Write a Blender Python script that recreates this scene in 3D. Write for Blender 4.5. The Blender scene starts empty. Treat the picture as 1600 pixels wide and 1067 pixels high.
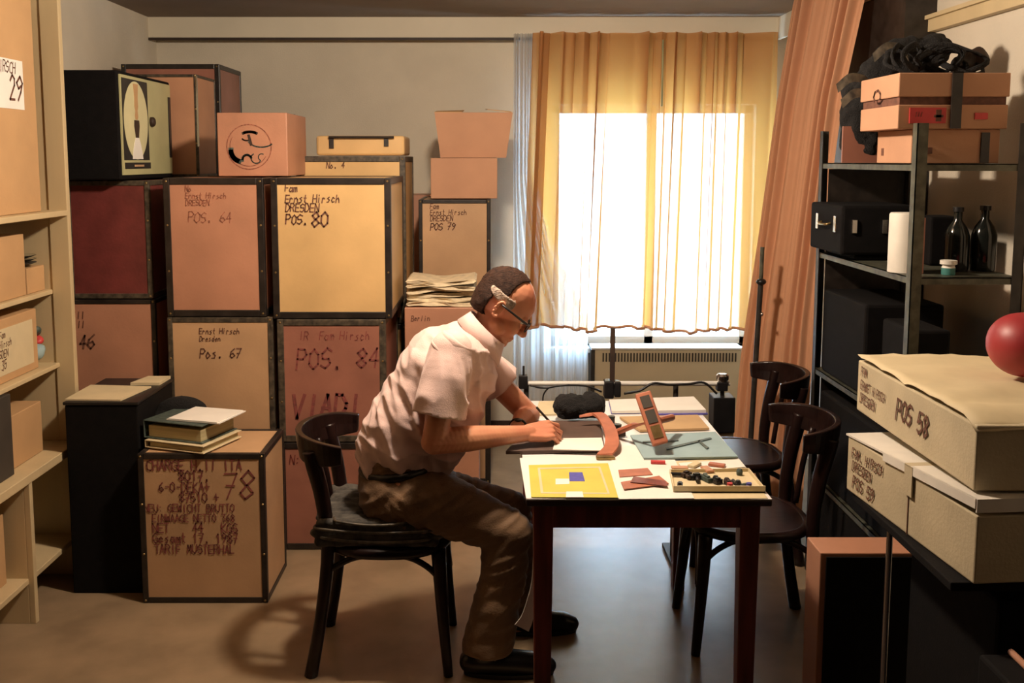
import bpy, bmesh, math, random
from mathutils import Vector, Matrix, noise
random.seed(7)
S = bpy.context.scene
COL = S.collection
R = math.radians

# ---------------------------------------------------------------- camera, world, lights, exposure
H = 1.7; TH = math.atan(.1116); FP = 1562.; CX = 770.; CY = 424.
cd = bpy.data.cameras.new('camera'); cam = bpy.data.objects.new('camera', cd); COL.objects.link(cam)
cam.location = (0, 0, H); cam.rotation_euler = (math.pi/2 - TH, 0, 0)
cd.sensor_width = 36; cd.lens = FP/1600*36
cd.shift_x = (800-CX)/1600; cd.shift_y = -(533.5-CY)/1600
cd.clip_start = .05
S.camera = cam
S.view_settings.view_transform = 'Standard'; S.view_settings.look = 'None'
S.view_settings.gamma = 1; S.view_settings.use_curve_mapping = False
S.view_settings.exposure = 0.0

w = bpy.data.worlds.new('sky'); S.world = w; w.use_nodes = True
bg = w.node_tree.nodes['Background']
bg.inputs[0].default_value = (.47, .73, 1, 1); bg.inputs[1].default_value = 24.0

def lamp(name, kind, loc, energy, color, **k):
    l = bpy.data.lights.new(name, kind); l.energy = energy; l.color = color
    for a, b in k.items(): setattr(l, a, b)
    o = bpy.data.objects.new(name, l); o.location = loc; COL.objects.link(o); return o
LAMP = Vector((-.08, 3.10, 2.36))
lamp('ceiling_bulb', 'POINT', LAMP, 142, (1, .82, .64), shadow_soft_size=.07)
pt = lamp('window_portal', 'AREA', (.97, 6.2, 1.33), 1, (1, 1, 1), shape='RECTANGLE', size=1.2, size_y=1.45)
pt.rotation_euler = (R(-90), 0, 0); pt.data.cycles.is_portal = True

# ---------------------------------------------------------------- pixel -> place (for a known distance or height)
_c, _s = math.cos(TH), math.sin(TH)
def ray(x, y):
    a = (x-CX)/FP; v = (CY-y)/FP
    return Vector((a, _c+v*_s, -_s+v*_c))
def at(x, y, Y):
    d = ray(x, y); return Vector((0, 0, H)) + d*(Y/d.y)
def atz(x, y, Z):
    d = ray(x, y); return Vector((0, 0, H)) + d*((Z-H)/d.z)
def zz(y, Y): return at(770, y, Y).z
def xx(x, y, Y): return at(x, y, Y).x

# ---------------------------------------------------------------- materials
def mat(name, col, rough=.6, var=.12, scale=6, bump=0, bscale=60, metal=0, spec=.5, col2=None, stretch=None, trans=0, sheen=0):
    m = bpy.data.materials.new(name); m.use_nodes = True
    nt = m.node_tree; n = nt.nodes; L = nt.links
    b = n['Principled BSDF']
    b.inputs['Roughness'].default_value = rough; b.inputs['Metallic'].default_value = metal
    b.inputs['Specular IOR Level'].default_value = spec
    if trans: b.inputs['Transmission Weight'].default_value = trans
    if sheen: b.inputs['Sheen Weight'].default_value = sheen
    tc = n.new('ShaderNodeTexCoord'); mp = n.new('ShaderNodeMapping'); L.new(tc.outputs['Object'], mp.inputs[0])
    if stretch: mp.inputs['Scale'].default_value = stretch
    nz = n.new('ShaderNodeTexNoise'); nz.inputs['Scale'].default_value = scale; nz.inputs['Detail'].default_value = 6
    L.new(mp.outputs[0], nz.inputs['Vector'])
    rp = n.new('ShaderNodeValToRGB'); L.new(nz.outputs['Fac'], rp.inputs[0])
    c2 = col2 if col2 else tuple(max(0, c*(1-var*2)) for c in col)
    c1 = col if col2 else tuple(min(1, c*(1+var)) for c in col)
    rp.color_ramp.elements[0].position = .3; rp.color_ramp.elements[1].position = .7
    rp.color_ramp.elements[0].color = (*c2, 1); rp.color_ramp.elements[1].color = (*c1, 1)
    L.new(rp.outputs[0], b.inputs['Base Color'])
    if bump:
        nb = n.new('ShaderNodeTexNoise'); nb.inputs['Scale'].default_value = bscale; nb.inputs['Detail'].default_value = 3
        L.new(mp.outputs[0], nb.inputs['Vector'])
        bp = n.new('ShaderNodeBump'); bp.inputs['Strength'].default_value = bump; bp.inputs['Distance'].default_value = .01
        L.new(nb.outputs['Fac'], bp.inputs['Height']); L.new(bp.outputs[0], b.inputs['Normal'])
    return m
M = {}
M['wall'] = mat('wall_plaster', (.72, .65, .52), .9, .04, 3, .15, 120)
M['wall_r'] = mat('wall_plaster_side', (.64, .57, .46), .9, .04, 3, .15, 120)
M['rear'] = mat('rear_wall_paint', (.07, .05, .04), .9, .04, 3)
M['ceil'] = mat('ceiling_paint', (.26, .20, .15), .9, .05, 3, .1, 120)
M['floor'] = mat('floor_linoleum', (.30, .21, .125), .27, .10, 5, .05, 200, spec=.55)
M['valance'] = mat('valance_paint', (.76, .69, .54), .6, .03, 3)
M['pine'] = mat('pale_pine', (.60, .47, .27), .5, .07, 5, .05, 40, stretch=(1, 1, .15))
M['tan'] = mat('tan_board', (.52, .32, .17), .5, .08, 4, .05, 90)
M['salmon'] = mat('salmon_board', (.47, .225, .135), .5, .09, 4, .05, 90)
M['yellow'] = mat('honey_board', (.66, .43, .19), .35, .10, 3, .04, 70)
M['orange'] = mat('orange_board', (.54, .27, .15), .5, .08, 4, .05, 90)
M['redbrown'] = mat('redbrown_board', (.33, .135, .09), .45, .10, 6, .05, 90)
M['darkred'] = mat('dark_red_board', (.17, .035, .030), .45, .15, 10, .1, 70)
M['card'] = mat('cardboard', (.53, .32, .15), .8, .05, 5, .05, 90)
M['card2'] = mat('orange_cardboard', (.52, .28, .165), .8, .05, 5, .05, 90)
M['edge'] = mat('black_edging', (.022, .016, .013), .40, .3, 25)
M['worn'] = mat('worn_edging', (.11, .085, .055), .5, .2, 45, col2=(.018, .014, .01))
M['black'] = mat('black_leatherette', (.004, .003, .003), .85, .2, 30, .1, 250, spec=.2)
M['ink'] = mat('marker_ink', (.16, .065, .04), .7, .2, 60)
M['inkfaint'] = mat('faded_ink', (.36, .13, .08), .8, .2, 60)
M['inkred'] = mat('red_ink', (.24, .06, .05), .8, .2, 60)
M['paper'] = mat('white_paper', (.82, .79, .72), .7, .03, 8)
M['cream'] = mat('cream_paper', (.66, .55, .34), .7, .05, 8)
M['chairwood'] = mat('dark_bentwood', (.017, .007, .006), .32, .3, 12, .05, 40, spec=.3)
M['tablewood'] = mat('mahogany_stain', (.20, .042, .028), .38, .25, 6, .05, 40, stretch=(6, 1, .6))
M['tableedge'] = mat('dark_table_edge', (.035, .014, .010), .4, .2, 10)
M['whitetop'] = mat('white_tabletop', (.80, .77, .74), .35, .03, 5)
M['skin'] = mat('skin', (.55, .20, .115), .42, .10, 14, .05, 120, col2=(.66, .30, .17))
M['shirt'] = mat('pale_pink_cotton', (.74, .53, .48), .8, .04, 8, .15, 300, sheen=.2)
M['trouser'] = mat('olive_brown_cotton', (.15, .080, .034), .75, .12, 10, .2, 200, sheen=.1)
M['hair'] = mat('dark_brown_hair', (.045, .020, .012), .7, .35, 60, .6, 150, spec=.2, stretch=(1, 1, 4))
M['grey'] = mat('grey_hair', (.50, .38, .30), .7, .25, 60, .6, 150)
M['shoe'] = mat('black_shoe_leather', (.012, .010, .010), .35, .2, 20)
M['blackplastic'] = mat('black_plastic', (.012, .011, .012), .4, .2, 20)
M['chrome'] = mat('chrome', (.62, .60, .58), .25, .05, 10, metal=1)
M['steel'] = mat('grey_green_steel', (.105, .105, .075), .45, .25, 30, metal=.3)
M['steeldark'] = mat('dark_painted_steel', (.030, .026, .022), .5, .3, 20)
M['rad'] = mat('radiator_enamel', (.55, .46, .30), .45, .03, 5)
M['raddark'] = mat('grille_dark', (.05, .04, .03), .7, .1, 10)
M['greybeige'] = mat('grey_beige_carton', (.52, .44, .29), .75, .06, 9, .1, 120)
M['whitecard'] = mat('white_carton', (.74, .70, .62), .6, .06, 9)
M['red'] = mat('dark_red_vinyl', (.36, .030, .035), .45, .06, 6)
M['redlab'] = mat('red_label', (.60, .05, .05), .5, .1, 12)
M['olive'] = mat('pale_olive_enamel', (.48, .46, .24), .4, .05, 8)
M['oval'] = mat('cream_oval', (.66, .62, .36), .4, .05, 8)
M['green'] = mat('dark_green_marbled_board', (.025, .045, .04), .5, .3, 60, col2=(.10, .13, .11))
M['binderside'] = mat('binder_paper_block', (.50, .42, .22), .7, .15, 3, stretch=(1, 1, 60))
M['darkbrown'] = mat('dark_brown_wood', (.040, .022, .014), .6, .2, 8)
M['ylw'] = mat('yellow_print', (.60, .52, .08), .6, .05, 8)
M['blue'] = mat('blue_ink_print', (.09, .08, .38), .6, .1, 60)
M['bluegrey'] = mat('blue_grey_folder', (.30, .42, .44), .6, .06, 8)
M['brownpad'] = mat('brown_desk_pad', (.10, .06, .045), .7, .1, 8)
M['leather'] = mat('tan_leather', (.45, .15, .08), .5, .12, 20)
M['wool'] = mat('black_fleece', (.008, .007, .007), .95, .2, 60, .8, 250)
M['env'] = mat('brown_envelope', (.52, .34, .17), .8, .06, 8)
M['plaid'] = mat('dark_checked_blanket', (.09, .08, .065), .9, .3, 22, .3, 100, col2=(.008, .007, .007))
M['newsprint'] = mat('newsprint', (.72, .60, .40), .85, .12, 30)
M['glass'] = mat('clear_glass', (.9, .95, 1), .02, 0, 5, trans=1)
M['screw'] = mat('aged_brass', (.35, .24, .10), .35, .2, 20, metal=.8)
M['bottle'] = mat('dark_bottle_glass', (.012, .014, .012), .12, .2, 8)
M['teal'] = mat('teal_label', (.06, .22, .20), .5, .1, 8)
M['win'] = mat('window_frame_paint', (.75, .73, .68), .4, .02, 5)

def curtain_mat(name, col, tcol, transp, wt):
    m = bpy.data.materials.new(name); m.use_nodes = True
    nt = m.node_tree; n = nt.nodes; L = nt.links; n.clear()
    out = n.new('ShaderNodeOutputMaterial')
    df = n.new('ShaderNodeBsdfDiffuse'); tr = n.new('ShaderNodeBsdfTranslucent'); tp = n.new('ShaderNodeBsdfTransparent')
    tc = n.new('ShaderNodeTexCoord'); nz = n.new('ShaderNodeTexNoise'); nz.inputs['Scale'].default_value = 12
    L.new(tc.outputs['Object'], nz.inputs['Vector'])
    rp = n.new('ShaderNodeValToRGB'); L.new(nz.outputs['Fac'], rp.inputs[0])
    rp.color_ramp.elements[0].color = (*[c*.9 for c in col], 1); rp.color_ramp.elements[1].color = (*col, 1)
    L.new(rp.outputs[0], df.inputs[0]); tr.inputs[0].default_value = (*tcol, 1); tp.inputs[0].default_value = (1, .96, .88, 1)
    a = n.new('ShaderNodeMixShader'); a.inputs[0].default_value = wt; L.new(df.outputs[0], a.inputs[1]); L.new(tr.outputs[0], a.inputs[2])
    b = n.new('ShaderNodeMixShader'); b.inputs[0].default_value = transp; L.new(a.outputs[0], b.inputs[1]); L.new(tp.outputs[0], b.inputs[2])
    L.new(b.outputs[0], out.inputs[0]); return m
M['curtain'] = curtain_mat('golden_curtain_cloth', (.58, .27, .11), (.80, .42, .10), .10, .27)
M['drape'] = curtain_mat('apricot_drape_cloth', (.64, .34, .20), (.60, .25, .08), .0, .10)

# ---------------------------------------------------------------- mesh helpers
def BM(): return bmesh.new()
def box(bm, x0, x1, y0, y1, z0, z1, T=None):
    vs = [Vector((x, y, z)) for z in (z0, z1) for y in (y0, y1) for x in (x0, x1)]
    if T: vs = [T @ v for v in vs]
    v = [bm.verts.new(p) for p in vs]
    for f in ((0,2,3,1),(4,5,7,6),(0,1,5,4),(2,6,7,3),(0,4,6,2),(1,3,7,5)): bm.faces.new([v[i] for i in f])
def prism(bm, pts, d):
    """closed outline pts (3D), pushed along vector d"""
    a = [bm.verts.new(p) for p in pts]; b = [bm.verts.new(Vector(p)+Vector(d)) for p in pts]; n = len(pts)
    bm.faces.new(a); bm.faces.new(b[::-1])
    for i in range(n): bm.faces.new((a[i], b[i], b[(i+1) % n], a[(i+1) % n]))
def frame_for(t):
    t = t.normalized(); u = Vector((0, 0, 1)) if abs(t.z) < .9 else Vector((1, 0, 0))
    a = t.cross(u).normalized(); return a, t.cross(a).normalized()
def tube(bm, pts, r, seg=10, closed=False, flat=1.0):
    pts = [Vector(p) for p in pts]; n = len(pts); rs = r if isinstance(r, (list, tuple)) else [r]*n
    rings = []; pa = None
    for i, p in enumerate(pts):
        if closed: t = pts[(i+1) % n]-pts[i-1]
        else: t = pts[min(i+1, n-1)]-pts[max(i-1, 0)]
        if pa is None: a, b = frame_for(t)
        else:
            t.normalize(); a = (pa-t*pa.dot(t)).normalized(); b = t.cross(a)
        pa = a
        rings.append([bm.verts.new(p+(a*math.cos(k*2*math.pi/seg)+b*flat*math.sin(k*2*math.pi/seg))*rs[i]) for k in range(seg)])
    for i in range(n if closed else n-1):
        A = rings[i]; B = rings[(i+1) % n]
        for k in range(seg): bm.faces.new((A[k], A[(k+1) % seg], B[(k+1) % seg], B[k]))
    if not closed: bm.faces.new(rings[0][::-1]); bm.faces.new(rings[-1])
def smooth_path(pts, n=6):
    pts = [Vector(p) for p in pts]; out = []
    P = [pts[0]*2-pts[1]] + pts + [pts[-1]*2-pts[-2]]
    for i in range(1, len(P)-2):
        for k in range(n):
            t = k/n; a, b, c, d = P[i-1:i+3]
            out.append(.5*((2*b)+(c-a)*t+(2*a-5*b+4*c-d)*t*t+(3*b-a-3*c+d)*t**3))
    out.append(pts[-1]); return out
def lathe(bm, prof, c, seg=24, axis='z'):
    c = Vector(c); rings = []
    for r, h in prof:
        rings.append([bm.verts.new(c+Vector((r*math.cos(2*math.pi*k/seg), r*math.sin(2*math.pi*k/seg), h)) if axis == 'z' else
                      c+Vector((r*math.cos(2*math.pi*k/seg), h, r*math.sin(2*math.pi*k/seg)))) for k in range(seg)])
    for i in range(len(rings)-1):
        for k in range(seg): bm.faces.new((rings[i][k], rings[i][(k+1) % seg], rings[i+1][(k+1) % seg], rings[i+1][k]))
    bm.faces.new(rings[0][::-1]); bm.faces.new(rings[-1])
def ball(bm, c, r, rot=None, sub=2):
    r = r if isinstance(r, (list, tuple)) else (r, r, r)
    T = Matrix.Translation(Vector(c)) @ (rot.to_4x4() if rot else Matrix()) @ Matrix.Diagonal((*r, 1))
    bmesh.ops.create_icosphere(bm, subdivisions=sub, radius=1, matrix=T)
def chain(bm, pts, ky=1.0, step=.35, sub=2):
    """fat chain of balls: pts = [(p, r)] or [(p, r, ky)]"""
    for i in range(len(pts)-1):
        p0, r0 = Vector(pts[i][0]), pts[i][1]; p1, r1 = Vector(pts[i+1][0]), pts[i+1][1]
        k0 = pts[i][2] if len(pts[i]) > 2 else ky; k1 = pts[i+1][2] if len(pts[i+1]) > 2 else ky
        L = (p1-p0).length; n = max(1, int(L/(min(r0, r1)*step)))
        for k in range(n+1):
            t = k/n; r = r0+(r1-r0)*t; q = k0+(k1-k0)*t
            ball(bm, p0.lerp(p1, t), (r, r*q, r), sub=sub)
def finish(bm, name, m, smooth=False, bevel=0):
    bmesh.ops.recalc_face_normals(bm, faces=bm.faces)
    me = bpy.data.meshes.new(name); bm.to_mesh(me); bm.free()
    if m: me.materials.append(m)
    if smooth:
        for p in me.polygons: p.use_smooth = True
    o = bpy.data.objects.new(name, me); COL.objects.link(o)
    if bevel:
        b = o.modifiers.new('bevel', 'BEVEL'); b.width = bevel; b.segments = 2; b.limit_method = 'ANGLE'
    if smooth == 'auto':
        b = o.modifiers.new('split', 'EDGE_SPLIT'); b.split_angle = R(40)
    return o
def remesh(bm, voxel, it=4, fac=.5):
    me = bpy.data.meshes.new('tmp'); bm.to_mesh(me); bm.free()
    o = bpy.data.objects.new('tmp', me); COL.objects.link(o)
    r = o.modifiers.new('r', 'REMESH'); r.mode = 'VOXEL'; r.voxel_size = voxel; r.adaptivity = 0
    s = o.modifiers.new('s', 'SMOOTH'); s.factor = fac; s.iterations = it
    dg = bpy.context.evaluated_depsgraph_get(); dg.update()
    m2 = bpy.data.meshes.new_from_object(o.evaluated_get(dg))
    bpy.data.objects.remove(o); bpy.data.meshes.remove(me)
    b2 = bmesh.new(); b2.from_mesh(m2); bpy.data.meshes.remove(m2); return b2
def rim_smooth(bm, it):
    rim = [v for v in bm.verts if v.is_boundary]
    nb = {v: [e.other_vert(v) for e in v.link_edges if e.is_boundary] for v in rim}
    for _ in range(it):
        q = {v: (v.co+sum((n.co for n in nb[v]), Vector())/len(nb[v]))*.5 for v in rim if nb[v]}
        for v, c in q.items(): v.co = c
def displace(bm, fn):
    bm.normal_update(); d = [(v, v.normal.copy()*fn(v.co, v.normal)) for v in bm.verts]
    for v, q in d: v.co += q
def tag(o, label, cat, group=None, kind=None):
    if label: o['label'] = label
    if cat: o['category'] = cat
    if group: o['group'] = group
    if kind: o['kind'] = kind
    return o
def thing(name, label, cat, loc=(0, 0, 0), rotz=0, group=None):
    o = bpy.data.objects.new(name, None); COL.objects.link(o); o.empty_display_size = .1
    o.location = loc; o.rotation_euler = (0, 0, rotz); return tag(o, label, cat, group)
def part(name, bm, m, parent, smooth=False, bevel=0, world=False, label=None):
    if world:
        top = parent
        while top.parent: top = top.parent
        L = top.location
        bmesh.ops.translate(bm, verts=bm.verts, vec=-L)
    o = finish(bm, name, m, smooth, bevel); o.parent = parent
    if label: o['label'] = label
    return o
def struct(name, bm, m, bevel=0, smooth=False):
    o = finish(bm, name, m, smooth, bevel); o['kind'] = 'structure'; return o
def single(name, bm, m, label, cat, smooth=False, bevel=0, group=None, kind=None):
    """a thing that is one mesh; its origin goes to its base"""
    xs = [v.co for v in bm.verts]
    c = Vector((sum(v.x for v in xs)/len(xs), sum(v.y for v in xs)/len(xs), min(v.z for v in xs)))
    bmesh.ops.translate(bm, verts=bm.verts, vec=-c)
    o = finish(bm, name, m, smooth, bevel); o.location = c; return tag(o, label, cat, group, kind)
def quad_sheet(bm, c4, t=.002, cut=1):
    """flat sheet from four corners (a,b,c,d), thickness t upward"""
    prism(bm, [Vector(p) for p in c4], (0, 0, t))

# ---------------------------------------------------------------- stroke lettering
G = {'A':"0,0 3,8 6,0|1,3 5,3",'B':"0,0 0,8 4,8 5,6 4,4 0,4|4,4 6,2 4,0 0,0",'C':"6,7 4,8 1,7 0,4 1,1 4,0 6,1",'D':"0,0 0,8 3,8 6,5 6,3 3,0 0,0",
'E':"6,8 0,8 0,0 6,0|0,4 5,4",'F':"6,8 0,8 0,0|0,4 5,4",'G':"6,7 3,8 0,6 0,2 3,0 6,1 6,4 3,4",'H':"0,0 0,8|6,0 6,8|0,4 6,4",'I':"3,0 3,8",
'K':"0,0 0,8|6,8 0,4 6,0",'L':"0,8 0,0 5,0",'M':"0,0 1,8 3,3 5,8 6,0",'N':"0,0 0,8 6,0 6,8",'O':"3,8 0,6 0,2 3,0 6,2 6,6 3,8",'P':"0,0 0,8 4,8 6,6 4,4 0,4",
'R':"0,0 0,8 4,8 6,6 4,4 0,4|3,4 6,0",'S':"6,7 3,8 0,6 1,4 5,4 6,2 3,0 0,1",'T':"0,8 6,8|3,8 3,0",'U':"0,8 0,2 3,0 6,2 6,8",'V':"0,8 3,0 6,8",
'W':"0,8 1,0 3,6 5,0 6,8",'X':"0,0 6,8|0,8 6,0",'Z':"0,8 6,8 0,0 6,0",'J':"5,8 5,2 3,0 0,1",'Y':"0,8 3,4 6,8|3,4 3,0",'Q':"3,8 0,6 0,2 3,0 6,2 6,6 3,8|4,2 6,0",
'0':"3,8 0,6 0,2 3,0 6,2 6,6 3,8",'1':"1,6 3,8 3,0",'2':"0,6 2,8 5,7 5,5 0,0 6,0",'3':"0,8 6,8 3,5 6,3 4,0 0,1",'4':"4,0 4,8 0,3 6,3",
'5':"6,8 1,8 0,4 4,5 6,2 3,0 0,1",'6':"5,8 1,5 0,2 3,0 6,2 4,4 1,3",'7':"0,8 6,8 2,0|1,4 5,4",'8':"3,4 0,6 3,8 6,6 3,4 0,2 3,0 6,2 3,4",'9':"5,5 2,4 0,6 3,8 6,6 5,3 2,0",
'a':"5,4 2,5 0,2 2,0 5,2|5,5 5,0",'c':"5,4 2,5 0,2 2,0 5,1",'d':"5,3 2,5 0,2 2,0 5,2|5,8 5,0",'e':"0,3 5,3 3,5 0,3 1,0 5,1",'h':"0,0 0,8|0,3 3,5 5,3 5,0",
'i':"2,0 2,5|2,7 2,8",'m':"0,0 0,5|0,4 2,5 3,3 3,0|3,4 5,5 6,3 6,0",'n':"0,0 0,5|0,3 3,5 5,3 5,0",'o':"2,5 0,2 2,0 5,2 2,5",'r':"0,0 0,5|0,3 2,5 4,4",
's':"4,5 1,4 4,2 3,0 0,0",'t':"2,8 2,1 4,0|0,5 4,5",'u':"0,5 0,1 3,0 5,2|5,5 5,0",'l':"2,8 2,0",'f':"4,8 2,7 2,0|0,5 4,5",
'.':"2,0 3,0 3,1 2,1",'-':"1,4 5,4",'+':"0,4 6,4|3,7 3,1",':':"2,1 3,1|2,5 3,5",'?':"0,6 3,8 5,6 3,4 3,2"}
def stroke(bm, pts, wd, nrm):
    for a, b in zip(pts[:-1], pts[1:]):
        t = b-a
        if t.length < 1e-6: continue
        t.normalize(); s = nrm.cross(t).normalized()*wd*.5; e = t*wd*.35
        v = [bm.verts.new(p) for p in (a-s-e, b-s+e, b+s+e, a+s-e)]
        bm.faces.new(v)
def write(bm, text, O, u, v, h, wd=.10, slant=.15, adv=.95, jit=.05):
    """text on the plane at O, u right, v up (unit vectors), h letter height"""
    O = Vector(O); u = Vector(u).normalized(); v = Vector(v).normalized(); nrm = u.cross(v)
    x = 0
    for ch in text:
        if ch in G:
            dy = random.uniform(-jit, jit)*h
            for k, pl in enumerate(G[ch].split('|')):
                P = []
                for q in pl.split():
                    a, b = [float(z) for z in q.split(',')]
                    a = a/8*h*.62 + b/8*h*slant + random.uniform(-jit, jit)*h*.6; b = b/8*h+dy+random.uniform(-jit, jit)*h*.5
                    P.append(O+u*(x+a)+v*b+nrm*(.0012+.0001*k))
                stroke(bm, P, wd*h, nrm)
        x += h*adv*.64
    return bm

# ---------------------------------------------------------------- the room
XL = -2.03; XR = 1.80; YB = 6.15; ZC = 2.535; Y0 = -3.5
wx0, wx1, wz0, wz1 = xx(862, 300, YB), xx(1178, 300, YB), .545, zz(163, YB)
bm = BM(); box(bm, XL-.1, XR+.1, Y0-.1, YB+.3, -.1, 0); struct('floor', bm, M['floor'])
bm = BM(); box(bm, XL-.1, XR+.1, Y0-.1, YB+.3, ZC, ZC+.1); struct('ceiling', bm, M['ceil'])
bm = BM(); box(bm, XL-.1, XL, Y0, YB+.3, 0, ZC); struct('wall_left', bm, M['wall'])
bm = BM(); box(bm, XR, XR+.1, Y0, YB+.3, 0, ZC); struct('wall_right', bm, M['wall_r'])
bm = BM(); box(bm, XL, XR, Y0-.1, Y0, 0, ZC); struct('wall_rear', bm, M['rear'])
bm = BM()
box(bm, XL, wx0, YB, YB+.3, 0, ZC); box(bm, wx1, XR, YB, YB+.3, 0, ZC)
box(bm, wx0, wx1, YB, YB+.3, 0, wz0); box(bm, wx0, wx1, YB, YB+.3, wz1, ZC)
struct('wall_back', bm, M['wall'])
wf = bpy.data.objects.new('window_1', None); COL.objects.link(wf); wf['kind'] = 'structure'; wf.location = ((wx0+wx1)/2, YB+.12, wz0)
bm = BM()
for a, b in ((wx0, wx0+.05), (wx1-.05, wx1), ((wx0+wx1)/2-.03, (wx0+wx1)/2+.03)): box(bm, a, b, YB+.08, YB+.14, wz0, wz1)
for a, b in ((wz0, wz0+.05), (wz1-.05, wz1)): box(bm, wx0, wx1, YB+.08, YB+.14, a, b)
part('window_frame', bm, M['win'], wf, world=True, bevel=.004)
bm = BM(); box(bm, wx0+.05, wx1-.05, YB+.105, YB+.109, wz0+.05, wz1-.05)
gl = bpy.data.materials.new('pane_glass'); gl.use_nodes = True
nt = gl.node_tree; nt.nodes.clear(); o_ = nt.nodes.new('ShaderNodeOutputMaterial'); mx = nt.nodes.new('ShaderNodeMixShader')
t_ = nt.nodes.new('ShaderNodeBsdfTransparent'); g_ = nt.nodes.new('ShaderNodeBsdfGlossy'); g_.inputs['Roughness'].default_value = .02
mx.inputs[0].default_value = .06; nt.links.new(t_.outputs[0], mx.inputs[1]); nt.links.new(g_.outputs[0], mx.inputs[2]); nt.links.new(mx.outputs[0], o_.inputs[0])
part('window_pane', bm, gl, wf, world=True)
bm = BM(); box(bm, wx0-.06, wx1+.06, YB-.07, YB+.10, wz0-.03, wz0); part('window_sill', bm, M['win'], wf, world=True, bevel=.004)
# curtain boxing: along the back wall, then back along the right wall
YV = 6.03; zv0 = zz(62, YV)
bm = BM(); box(bm, XL, XR-.10, YV-.018, YV, zv0, ZC)
box(bm, XR-.118, XR-.10, 4.2, YV-.018, zv0, ZC)
box(bm, XR-.12, XR, 3.9, 4.2, zv0, ZC)
struct('trim_1', bm, M['valance'])
bm = BM(); box(bm, XL, XR-.12, YV-.024, YV-.018, zv0-.006, zv0+.010); struct('trim_2', bm, M['darkbrown'])
bm = BM(); box(bm, XL, XR, YB-.012, YB, 0, .07); struct('baseboard_back', bm, M['darkbrown'])
# rail running along the right wall
a = at(1398, 56, 4.35); bm = BM()
p0 = Vector((XR-.03, 4.45, zz(0, 4)*0+2.20)); zr = H + (250-27)/ (1500-770) * (XR-.02)
box(bm, XR-.035, XR, 1.2, 4.42, zr-.028, zr+.028); box(bm, XR-.05, XR, 1.2, 4.42, zr+.02, zr+.036)
struct('trim_3', bm, M['pine'])

bm = BM(); box(bm, -1.3, 1.0, -3.3, 2.72, .001, .010); single('floor_blocker', bm, M['darkbrown'], 'dark brown rug added on the floor below the view to cut bounced light', 'blocker')  # dark sheet added below the view to cut light bouncing off the floor
for (a, b, c_, d_, l_) in ((XL+.01, -1.42, -3.3, 2.1, 'dark wardrobe added unseen along the left wall to cut bounced light'), (1.25, XR-.01, -3.3, .9, 'dark wardrobe added unseen along the right wall to cut bounced light')):  # dark cupboard shapes added out of view to soak up bounced light
    wr = thing('absorber', l_, 'absorber', ((a+b)/2, (c_+d_)/2, 0)); bm = BM(); box(bm, a, b, c_, d_, 0, 2.3); part('carcass', bm, M['darkbrown'], wr, world=True, bevel=.004)
    xf = b if a < 0 else a
    for k in range(4):
        y_ = c_+(d_-c_)*k/4; bm = BM(); box(bm, min(xf, xf+(.02 if a < 0 else -.02)), max(xf, xf+(.02 if a < 0 else -.02)), y_+.01, y_+(d_-c_)/4-.01, .08, 2.25)
        part('door', bm, M['darkbrown'], wr, world=True, bevel=.003)

# ---------------------------------------------------------------- curtains
def folded(rowfn, nz, nu, name, m, label, amp_fn, base_y=None):
    """rowfn(u,t)->point ; folds added by amp_fn(u,t) along the given normal"""
    bm = BM(); grid = []
    for j in range(nz+1):
        t = j/nz; row = []
        for i in range(nu+1):
            u = i/nu; row.append(bm.verts.new(rowfn(u, t)+amp_fn(u, t)))
        grid.append(row)
    for j in range(nz):
        for i in range(nu): bm.faces.new((grid[j][i], grid[j][i+1], grid[j+1][i+1], grid[j+1][i]))
    return bm
YC = 5.93
cx0, cx1 = xx(836, 300, YC), 1.66
ch = .70
def crow(u, t):
    x = cx0+(cx1-cx0)*u - .03*(1-t)*(1-u)*0
    x0b = cx0-.05*t*(1-u)
    z = zv0+.03+(zz(513, YC)-zv0-.03)*t
    # hem hangs in shallow scallops and is hitched up where the post tip catches it
    if t > .5:
        e = (t-.5)*2; z += e*(.012*math.sin(u*17)+.018*math.exp(-((u-.325)/.03)**2)-.025*u)
    return Vector((x-.05*t*(1-u), YC, z))
def camp(u, t):
    ph = 2*math.pi*(u*12+.6*math.sin(u*9)+.35*math.sin(u*23+1))
    a = .042+.016*math.sin(u*31)
    return Vector(((.0085+.013*max(0, math.sin(u*21+1.5)))*math.sin(ph*2+t*2), a*math.sin(ph+.25*math.sin(t*3+u*5))+.010*math.sin(ph*2.3+t), 0))
bm = folded(crow, 60, 420, 'c', None, '', camp)
cur = thing('window_curtain', 'long golden yellow curtain glowing in front of the window', 'curtain', ((cx0+cx1)/2, YC, .7))
part('curtain_cloth', bm, M['curtain'], cur, smooth=True, world=True)
hm = BM(); pts = [crow(u/200, 1)+camp(u/200, 1)+Vector((0, -.003, .006)) for u in range(201)]
tube(hm, pts, .009, 6); part('hem', hm, M['drape'], cur, smooth=True, world=True, label='thick orange brown hem')
bm = BM()
pc = at(1036, 62, YC-.045)
tube(bm, [pc, pc+Vector((0, 0, -.38))], .006, 8); part('pull_rod', bm, M['olive'], cur, smooth=True, world=True, label='thin pale green pull rod')

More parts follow.
